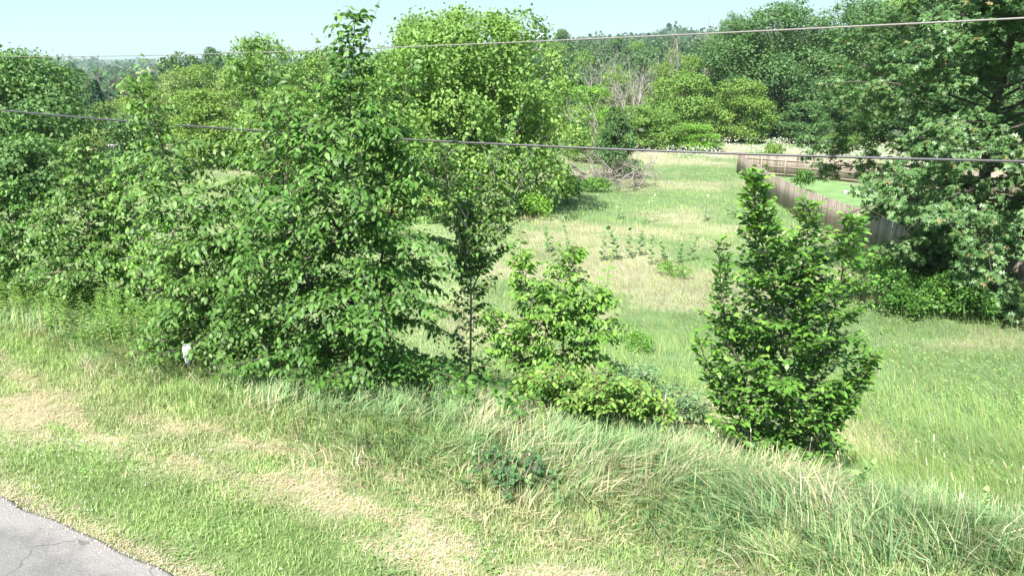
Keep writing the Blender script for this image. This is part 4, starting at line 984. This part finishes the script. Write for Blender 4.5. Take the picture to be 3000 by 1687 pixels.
def dock():
    rs = RS(95); mb = MB()
    for k in range(70):
        b = on_ground(rs.normal(1215, 45), rs.uniform(615, 655)); h = rs.uniform(.9, 1.7); t = b + np.array([rs.normal(0, .1), rs.normal(0, .1), h])
        c = np.array([(.34, .17, .08), (.42, .24, .10), (.45, .32, .14)][rs.randint(3)])
        mb.tube([b, (b + t) / 2, t], [.012, .012, .006], c, 3); n_ = 26; f = rs.uniform(.45, 1, n_)[:, None]
        put_leaves(mb, LEAF4, b + (t - b) * f, rs.randn(n_, 3) + [0, 0, .6], rs.randn(n_, 3) + [0, 0, 1], rs.uniform(.05, .12, n_), np.tile(c, (n_, 1)), 1)
    o = mb.build('dock_stalks', M_GRASS); tag(o, 'rusty brown dock seed stalks at the left foot of the big maple', kind='stuff')
dock()

# ---------------------------------------------------------------- milkweed
def milkweed(base, h, leaf, label, seed, singles, pairs=9, group=None, pal=None, ws=1.7):
    rs = RS(seed); root = thing('milkweed_plant', base, label, 'plant', group); wood = MB(); lv = Leaves()
    le = rs.normal(0, .16, 2); s = np.linspace(0, 1, 5)[:, None]
    P = np.asarray(base) + s * [0, 0, h] + s ** 2 * h * np.array([le[0], le[1], 0]); wood.tube(P, np.linspace(.008, .004, 5) * (h / .8), (.25, .34, .14), 5)
    t = np.repeat(np.linspace(.12, 1, pairs), 2); n_ = len(t); q = np.stack([np.interp(t, s[:, 0], P[:, k]) for k in range(3)], 1)
    h = h * rs.uniform(.8, 1.1); az = np.repeat(np.arange(pairs) * 1.57 + rs.rand(), 2) + np.tile([0, math.pi], pairs) + rs.normal(0, .15, n_); el = .25 + .75 * t ** 2 + rs.normal(0, .15, n_)
    D = np.stack([np.cos(az) * np.cos(el), np.sin(az) * np.cos(el), np.sin(el)], 1)
    lv.add(q, D, np.tile([0, 0, 1.], (n_, 1)) - D * .3 + .1 * rs.randn(n_, 3), leaf * (1.0 - .35 * t) * rs.uniform(.7, 1.2, n_), np.clip(.2 + .6 * t + .1 * rs.randn(n_), 0, 1))
    pal = pal or [(.16, .30, .10), (.20, .36, .12), (.27, .43, .14), (.36, .50, .16)]
    finish_plant(root, base, lv, wood, 'milkweed' + str(singles > 0), LANCE, pal, M_LEAF, rs, singles, ws, cell=2, trunk_name='stem', crown_name='leaves') if singles == 0 else mk_single(root, base, lv, wood, pal, rs, ws)
def mk_single(root, base, lv, wood, pal, rs, ws):
    P, D, N_, S, K = lv.cat(); x, y, z = frames(D, N_); ms = leaf_meshes('milkweed', LANCE, pal, M_LEAF, ws, rs)
    for q in range(len(P)):
        o = bpy.data.objects.new('leaf', ms[int(round(K[q] * 5))][1]); o.parent = root; col.objects.link(o); s = S[q]
        o.matrix_basis = Matrix(((x[q][0]*s, y[q][0]*s, z[q][0]*s, P[q][0]-base[0]), (x[q][1]*s, y[q][1]*s, z[q][1]*s, P[q][1]-base[1]), (x[q][2]*s, y[q][2]*s, z[q][2]*s, P[q][2]-base[2]), (0, 0, 0, 1)))
    wood.build('stem', M_BARK, root, True, base)
milkweed(stand(2490, 7.7), .62, .17, 'broad leaved milkweed right of the glossy sapling foot', 301, 1)
milkweed(stand(2055, 8.0), .5, .14, 'bright milkweed at the left foot of the glossy sapling', 302, 1)
milkweed(stand(2890, 7.3), .5, .13, 'milkweed among seed heads at the right edge of the verge', 303, 1)
milkweed(stand(1318, 8.6), .38, .11, 'lone bright weed sticking out of the verge grass', 304, 1, 6)
milkweed(stand(1545, 6.45), .22, .09, 'small bright weed at the edge of the mown strip', 305, 1, 5)
MW = ['first dark milkweed from the left in the row across the meadow', 'widest bushy milkweed in the meadow row', 'tall milkweed right of the widest one in the meadow row', 'slim milkweed in the middle of the meadow row',
      'milkweed right of the slim one in the meadow row', 'pale milkweed standing lower in the meadow row', 'short milkweed near the right end of the meadow row', 'last milkweed at the right end of the meadow row']
for q, (px, py, hh) in enumerate([(1765, 765, 1.1), (1807, 762, 1.5), (1842, 757, 1.4), (1872, 750, 1.2), (1906, 778, 1.25), (1945, 765, .8), (1990, 772, .8), (2022, 765, 1.1)]):
    milkweed(on_ground(px, py), hh, .46 if q == 1 else .36, MW[q], 310 + q, 0, 8, 'row of milkweed in the meadow', [(.07, .16, .05), (.09, .20, .06), (.13, .26, .09), (.20, .33, .12)])
MW2 = ['dark narrow weed stalk left of the meadow row', 'faint weed stalk behind the slender sapling in the meadow', 'pale flowering milkweed near the fence end', 'pale milkweed below the brush pile', 'pale milkweed left of the one below the brush pile']
for q, (px, py, hh) in enumerate([(1664, 735, 1.5), (1606, 740, 1.2), (2065, 650, 1.6), (1890, 655, 1.7), (1812, 645, 1.5)]):
    milkweed(on_ground(px, py), hh, .34, MW2[q], 330 + q, 0, 11, None, [(.12, .23, .08), (.16, .28, .10), (.23, .35, .13), (.33, .43, .2)] if q < 2 else [(.3, .4, .2), (.36, .46, .24), (.45, .52, .3), (.55, .6, .4)])
# dark round leaved plant in the verge grass
b = on_ground(1500, 1425)
sapling('patch of dark grey green rounded leaves low in the verge grass', b, star(b, 11, .55, .13, 8), dict(nb=6, leaf=.05, prof=([0, .5, 1], [.14, .12, .06]), shoot=.1, shootgap=.06, droop=.15, arch=.2, sag=.2, age=.1, r0=.006, f0=.1), 340,
    [(.06, .14, .045), (.085, .18, .06), (.12, .23, .075), (.18, .30, .10)], n_obj=60, key='dock', ws=1.4, name='trailing_plant', cat='plant')

# ================================================================ fences
M_PLANK = plain_mat('weathered_plank', (.235, .195, .165), .85, 0, 14, .3, .3, (1, 1, .12), .25)
M_POST = plain_mat('fence_post_wood', (.33, .265, .21), .85, 0, 12, .2, .12, (1, 1, .2), .2)
def plank_mesh(k, hgt):
    w, t = .142, .018; rs = RS(400 + k); V = []; c = .025 + .01 * rs.rand()
    prof = [(0, 0), (w, 0), (w, hgt - c), (w - c, hgt), (c, hgt), (0, hgt - c)]
    V = [(x, 0, z) for x, z in prof] + [(x, t, z) for x, z in prof]; n_ = 6
    T = [(0, q, q + 1) for q in range(1, 5)] + [(6, 6 + q + 1, 6 + q) for q in range(1, 5)]
    for q in range(6):
        r = (q + 1) % 6; T += [(q, q + 6, r + 6), (q, r + 6, r)]
    return raw_mesh('plank', np.array(V), np.array(T), np.ones((12, 3)), M_PLANK)
def fence(A, B, label, rails_near, hgt=1.98, group='wooden board fences of the yard'):
    """boards on the outer face, rails and posts on the yard face"""
    A = np.asarray(A, float); B = np.asarray(B, float); L = np.linalg.norm(B - A); d = (B - A) / L; nn = np.array([-d[1], d[0]]) * (1 if rails_near else -1)
    z0 = float(H(*A)); root = thing('wooden_fence', (A[0], A[1], z0), label, 'fence', group)
    ms = [plank_mesh(q, hgt + .012 * q) for q in range(4)]; rs = RS(int(L * 10)); ang = math.atan2(d[1], d[0]); k = int(L / .148)
    for q in range(k):
        p_ = A + d * (q * .148); z = float(H(*p_)) * .35 + .65 * float(np.interp(q / k, np.linspace(0, 1, 9), [float(H(*(A + d * L * t))) for t in np.linspace(0, 1, 9)]))
        o = bpy.data.objects.new('plank', ms[rs.randint(4)]); o.parent = root; col.objects.link(o)
        o.location = (p_[0] - A[0], p_[1] - A[1], z - z0 + .03); o.rotation_euler = (rs.normal(0, .006), rs.normal(0, .006), ang + rs.normal(0, .006))
    gap = 2.4; m_ = int(L / gap) + 1
    zs = [float(H(*(A + d * min(L, q * gap)))) for q in range(m_ + 1)]
    for q in range(m_):
        p_ = A + d * min(L, q * gap) + nn * .085; mb = MB(); mb.box((-.045, -.045, -.3), (.045, .045, hgt + .03), (1, 1, 1)); o = mb.build('post', M_POST, root); o.location = (p_[0] - A[0], p_[1] - A[1], zs[q] - z0); o.rotation_euler = (0, 0, ang)
    for hh in (.25, .95, 1.6):
        for q in range(m_ - 1):
            a = np.append(A + d * (q * gap) + nn * .038, zs[q] + hh) - [A[0], A[1], z0]; b_ = np.append(A + d * ((q + 1) * gap) + nn * .038, zs[q + 1] + hh) - [A[0], A[1], z0]
            mb = MB(); s = np.append(nn, 0) * .019; u = np.array([0, 0, .045])
            V = [a - s - u, a + s - u, a + s + u, a - s + u, b_ - s - u, b_ + s - u, b_ + s + u, b_ - s + u]
            Q = [(0,1,2,3),(7,6,5,4),(0,4,5,1),(1,5,6,2),(2,6,7,3),(3,7,4,0)]
            mb.add(V, [t for q_ in Q for t in ((q_[0],q_[1],q_[2]),(q_[0],q_[2],q_[3]))], (1, 1, 1)); mb.build('rail', M_POST, root)
fence(FA, FB, 'far stretch of brown board fence running from its corner towards the oak', True)
fence(FB + [0, -.05], FD, 'near stretch of brown board fence half in the shade of the oak', True)
fence(FA + [.15, -.1], FR, 'back run of pale board fence with rails showing, across the yard', False)
bush(2262, 500, 2.6, 3.4, PAL_YEL, 'tall yellow green shrub inside the fence corner', 96, 2200, .2)
bush(2345, 560, 2.4, 1.8, PAL_MID, 'leafy shrub inside the fence right of the tall one', 97, 1500, .18)
bush(2215, 480, 2.0, 1.3, PAL_BRIGHT, 'low green shrub in the far fence corner', 98, 900, .18)
def edging():
    rs = RS(99)
    for q, (px, lab) in enumerate([(2482, 'white garden edging stone in the yard, left one'), (2515, 'dark garden lantern between two white edging stones'), (2545, 'white garden edging block in the yard, right one')]):
        b = on_ground(px, 566); mb = MB()
        if q == 1:
            mb.tube([b, b + [0, 0, .3]], [.03, .03], (.08, .08, .09), 6); mb.tube([b + [0, 0, .3], b + [0, 0, .55]], [.13, .11], (.5, .5, .5), 6); mb.tube([b + [0, 0, .56], b + [0, 0, .68]], [.17, .02], (.08, .08, .09), 6)
            o = mb.build('garden_lantern', M_BARK, origin=b); tag(o, lab, 'lantern')
        else:
            w = .55 if q else .35
            mb.box(b - [w, .15, .05], b + [w, .15, .16], (.7, .7, .7)); mb.box(b - [w + .04, .19, -.165], b + [w + .04, .19, .2], (.75, .75, .74))
            o = mb.build('edging_stone', M_BARK, origin=b); tag(o, lab, 'edging stone')
edging()

# ================================================================ overhead cables
def cable(label, pts, t0, t1, dia, mat):
    """pts: pixels along the cable; it hangs in the upright plane between the two ends"""
    a = np.array([0, 0, CAMZ]) + ray(*pts[0]) * t0; b_ = np.array([0, 0, CAMZ]) + ray(*pts[-1]) * t1
    nn = np.array([b_[1] - a[1], -(b_[0] - a[0]), 0]); P = []
    for q in pts:
        d = ray(*q); t = (nn @ a - nn @ [0, 0, CAMZ]) / (nn @ d); P.append(np.array([0, 0, CAMZ]) + d * t)
    P = np.array(P); s = np.hypot(*(P[:, :2] - P[0, :2]).T); cz = np.polyfit(s, P[:, 2], 2)
    L = s[-1]; d2 = (P[-1, :2] - P[0, :2]) / L; ss = np.linspace(-9, L + 25, 70); Q = np.column_stack([P[0, :2] + ss[:, None] * d2, np.polyval(cz, ss)])
    mb = MB(); mb.tube(Q, dia / 2, (1, 1, 1), 8); o = mb.build('overhead_cable', mat, smooth=True); tag(o, label, 'cable', 'overhead utility cables')
M_W1 = plain_mat('aluminium_strand', (.24, .22, .215), .5, .2, 60, .12)
M_W2 = plain_mat('black_cable', (.06, .056, .065), .4, 0, 40, .2)
cable('thin pale upper cable rising across the sky to the top right', [(3000, 48), (2400, 88), (1800, 113), (1050, 145), (580, 158), (140, 167)], 6.5, 24, .019, M_W1)
cable('thick dark lower cable slanting across the trees and fence', [(3000, 475), (2400, 457), (1700, 432), (1130, 405), (500, 368), (0, 322)], 8.3, 13.2, .031, M_W2)

# ---------------------------------------------------------------- litter in the shrub
def bag():
    c = at_y(546, 1040, 9.35); rs = RS(111); mb = MB(); nu, nv = 9, 13
    u = np.linspace(-1, 1, nu); v = np.linspace(0, 1, nv); V = []
    for sgn in (1, -1):
        for vv in v:
            wid = .055 * math.sin(math.pi * min(1, .18 + .82 * (1 - vv) ** .8)) + .012
            for uu in u:
                V.append((uu * wid * .85 + .02 * (1 - vv), sgn * -.028 * (1 - uu * uu) * math.sin(math.pi * min(.97, vv + .05)) + .012 * (vnoise(uu * 3 + sgn * 9, vv * 7) - .5), vv * .36 - .18))
    V = np.array(V) + rs.randn(len(V), 3) * .003; T = []
    for k in range(2):
        for a in range(nv - 1):
            for e in range(nu - 1):
                i0 = k * nu * nv + a * nu + e; t = [(i0, i0 + 1, i0 + nu + 1), (i0, i0 + nu + 1, i0 + nu)]
                T += t if k == 0 else [x[::-1] for x in t]
    mb.add(V, T, (1, 1, 1)); o = mb.build('plastic_bag', plain_mat('white_plastic', (.62, .64, .67), .35, 0, 9, .45, bump=.6), smooth=True); o.location = c; o.rotation_euler = (.2, .15, .3)
    tag(o, 'small crumpled white plastic bag caught in leaves at the foot of the wide sapling', 'bag')
bag()

# ---------------------------------------------------------------- the left garden
M_GREYW = plain_mat('grey_bench_wood', (.34, .33, .34), .7, 0, 10, .2); M_PALE = plain_mat('pale_gravel', (.62, .60, .57), .9, 0, 30, .15)
def garden():
    b = on_ground(345, 452); mb = MB(); n_ = 40; th = np.linspace(0, 2 * math.pi, n_, endpoint=False)
    X_ = b[0] + np.cos(th) * 5.2 * (1 + .08 * np.sin(3 * th)); Y_ = b[1] + np.sin(th) * 2.4; Z_ = H(X_, Y_) + .05
    V = np.column_stack([X_, Y_, Z_]); V = np.vstack([V, [b[0], b[1], b[2] + .06]]); mb.add(V, [(q, (q + 1) % n_, n_) for q in range(n_)], (1, 1, 1))
    o = mb.build('gravel_path', M_PALE); tag(o, 'pale gravel patch around the garden bench', kind='structure')
    b = b + [0, 0, .05]
    root = thing('garden_bench', b, 'grey wooden bench on pale gravel in the left garden', 'bench'); root.rotation_euler = (0, 0, .15)
    for k in range(3): mb = MB(); mb.box((-.95, -.22 + k * .15, .42), (.95, -.09 + k * .15, .46), (1, 1, 1)); mb.build('seat_slat', M_GREYW, root)
    for k in range(3): mb = MB(); mb.box((-.95, .26 + k * .02, .58 + k * .14), (.95, .29 + k * .02, .68 + k * .14), (1, 1, 1)); mb.build('backrest_slat', M_GREYW, root)
    for x in (-.88, .88):
        mb = MB(); mb.box((x - .04, -.22, 0), (x + .04, -.14, .62), (1, 1, 1)); mb.build('leg', M_GREYW, root)
        mb = MB(); mb.box((x - .04, .22, 0), (x + .04, .255, 1.0), (1, 1, 1)); mb.build('leg', M_GREYW, root)
        mb = MB(); mb.box((x - .05, -.26, .622), (x + .05, .215, .66), (1, 1, 1)); mb.build('armrest', M_GREYW, root)
    b = on_ground(320, 468); root = thing('bird_feeder', b, 'dark bird feeder on a thin post beside the garden bench', 'bird feeder')
    mb = MB(); mb.tube([(0, 0, 0), (0, 0, 2.2)], [.05, .045], (.10, .08, .07), 6); mb.build('post', M_BARK, root)
    mb = MB(); mb.box((-.17, -.17, 2.2), (.17, .17, 2.42), (.16, .11, .08)); mb.build('box', M_BARK, root)
    mb = MB(); mb.add([(-.26, -.26, 2.422), (.26, -.26, 2.422), (.26, .26, 2.422), (-.26, .26, 2.422), (0, 0, 2.66)], [(0, 1, 4), (1, 2, 4), (2, 3, 4), (3, 0, 4), (0, 2, 1), (0, 3, 2)], (.08, .07, .07)); mb.build('roof', M_BARK, root)
garden()

# ---------------------------------------------------------------- far houses and water tower
def house(px, Yd, py, w, h, wallc, roofc, label, rz):
    z = top_z(Yd, py) - h; x = (px - 1500) / FPX * (Yd * CT + (CAMZ - z) * ST); root = thing('house', (x, Yd, z), label, 'house'); root.rotation_euler = (0, 0, rz); d = w * .7
    mw = plain_mat('house_wall', wallc, .8); mr_ = plain_mat('house_roof', roofc, .8)
    mb = MB(); mb.box((-w / 2, -d / 2, -6), (w / 2, d / 2, h * .55), (1, 1, 1))
    mb.add([(-w/2, -d/2, h*.55), (-w/2, d/2, h*.55), (-w/2, 0, h*.97), (w/2, -d/2, h*.55), (w/2, d/2, h*.55), (w/2, 0, h*.97)], [(0, 2, 1), (3, 4, 5)], (1, 1, 1)); mb.build('wall', mw, root)
    e = .5; mb = MB()
    for s in (-1, 1):
        V = [(-w/2-e, s*(d/2+e), h*.5), (w/2+e, s*(d/2+e), h*.5), (w/2+e, 0, h), (-w/2-e, 0, h), (-w/2-e, s*(d/2+e), h*.5+.25), (w/2+e, s*(d/2+e), h*.5+.25), (w/2+e, 0, h+.25), (-w/2-e, 0, h+.25)]
        Q = [(0,1,2,3),(4,5,6,7),(0,1,5,4),(1,2,6,5),(2,3,7,6),(3,0,4,7)]; mb.add(V, [t for q in Q for t in ((q[0],q[1],q[2]),(q[0],q[2],q[3]))], (1, 1, 1))
    rf = mb.build('roof', mr_, root); mb = MB(); mb.box((w*.2, -.4, h*.8), (w*.2+.8, .4, h+1.0), (1, 1, 1)); mb.build('chimney', mw, rf)
    mg_ = plain_mat('window_glass', (.06, .07, .09), .15)
    for k in (-.3, 0, .3): mb = MB(); mb.box((k*w-.6, -d/2-.04, h*.2), (k*w+.6, -d/2-.004, h*.2+1.3), (1, 1, 1)); mb.build('window', mg_, root)
house(430, 420, 203, 7, 4.5, (.34, .30, .25), (.36, .30, .24), 'tan roofed house among far trees on the left', 1.1)
house(489, 640, 176, 9, 6, (.55, .55, .55), (.45, .35, .33), 'white house with dark roof on the far left hillside', .2)
def water_tower():
    Yd = 1500; z = top_z(Yd, 98); x = (1585 - 1500) / FPX * (Yd * CT + (CAMZ - z) * ST); root = thing('water_tower', (x, Yd, z - 40), 'white bulb water tower on the horizon right of the big maple', 'water tower')
    m = plain_mat('white_steel', (.8, .8, .8), .4); th = np.linspace(0, math.pi, 9); mb = MB()
    mb.tube(np.column_stack([0 * th, 0 * th, 34 - 6 * np.cos(th)]), 8 * np.sin(th) + .02, (1, 1, 1), 14); mb.build('tank', m, root, True)
    mb = MB(); mb.tube([(0, 0, -20), (0, 0, 4), (0, 0, 24), (0, 0, 30)], [4, 2.2, 1.6, 3.5], (1, 1, 1), 12); mb.build('pedestal', m, root, True)
water_tower()

# ---------------------------------------------------------------- the far wood, one mass
def far_wood():
    rs = RS(131); mb = MB()
    def crowns(n, r0, r1, wr, nq, qs, gap=1.0):
        R = np.sqrt(rs.uniform(r0 ** 2, r1 ** 2, n)); az = np.radians(rs.uniform(-44, 44, n)); x = R * np.sin(az); y = R * np.cos(az); z = H(x, y)
        k = fbm(x / 90 + 4, y / 90 + 7) > .30; x, y, z = x[k], y[k], z[k]; n = len(x); w = wr * rs.uniform(.6, 1.25, n); h = w * rs.uniform(1.1, 1.7, n) * gap
        d = nrm(rs.randn(n, nq, 3)); d[..., 2] = np.abs(d[..., 2]) * 1.1 - .25; d = nrm(d); bump = 1 + .22 * np.sin(d[..., 0] * 5 + x[:, None]) * np.cos(d[..., 1] * 5 + y[:, None])
        c = np.stack([x, y, z + h * .62], -1)
        P = c[:, None] + d * bump[..., None] * np.stack([w * .5, w * .5, h * .42], -1)[:, None]
        nn = d + np.array([0, 0, .35]) + .35 * rs.randn(n, nq, 3); dd = rs.randn(n, nq, 3) + np.array([0, 0, -.4])
        pal = np.array([(.055, .105, .04), (.07, .13, .045), (.05, .10, .045), (.10, .16, .05), (.13, .18, .06), (.16, .15, .11)]); ci = rs.choice(6, n, p=[.28, .26, .22, .13, .07, .04])
        C = np.repeat(pal[ci], nq, 0) * (1 + .22 * rs.randn(n * nq, 1)).clip(.5, 1.6)
        S = np.repeat(w, nq) * qs * rs.uniform(.7, 1.3, n * nq)
        put_leaves(mb, LEAF4, P.reshape(-1, 3), dd.reshape(-1, 3), nn.reshape(-1, 3), S, C, 1.35)
    crowns(2200, 210, 620, 10, 34, .19, .9); crowns(1500, 600, 1400, 20, 28, .20, .55); crowns(900, 1400, 2900, 40, 26, .2, .35)
    o = mb.build('far_wood', M_WOOD); tag(o, 'far wooded hills running along the horizon', kind='stuff')
far_wood()
# ---------------------------------------------------------------- summer haze: the air itself
def haze():
    mb = MB(); mb.box((-3700, -320, -110), (3700, 4600, 95), (1, 1, 1))
    m = bpy.data.materials.new('haze_air'); m.use_nodes = True; nt = m.node_tree; nt.nodes.clear()
    out = nt.nodes.new('ShaderNodeOutputMaterial'); v = nt.nodes.new('ShaderNodeVolumePrincipled')
    v.inputs['Color'].default_value = (.72, .86, 1, 1); v.inputs['Density'].default_value = .00013; v.inputs['Anisotropy'].default_value = .1
    nt.links.new(v.outputs[0], out.inputs['Volume'])
    o = mb.build('haze', m); tag(o, 'thin bluish summer haze over the valley', kind='stuff')
haze()
print('tris', sum(len(m.polygons) for m in bpy.data.meshes), 'objects', len(bpy.data.objects))
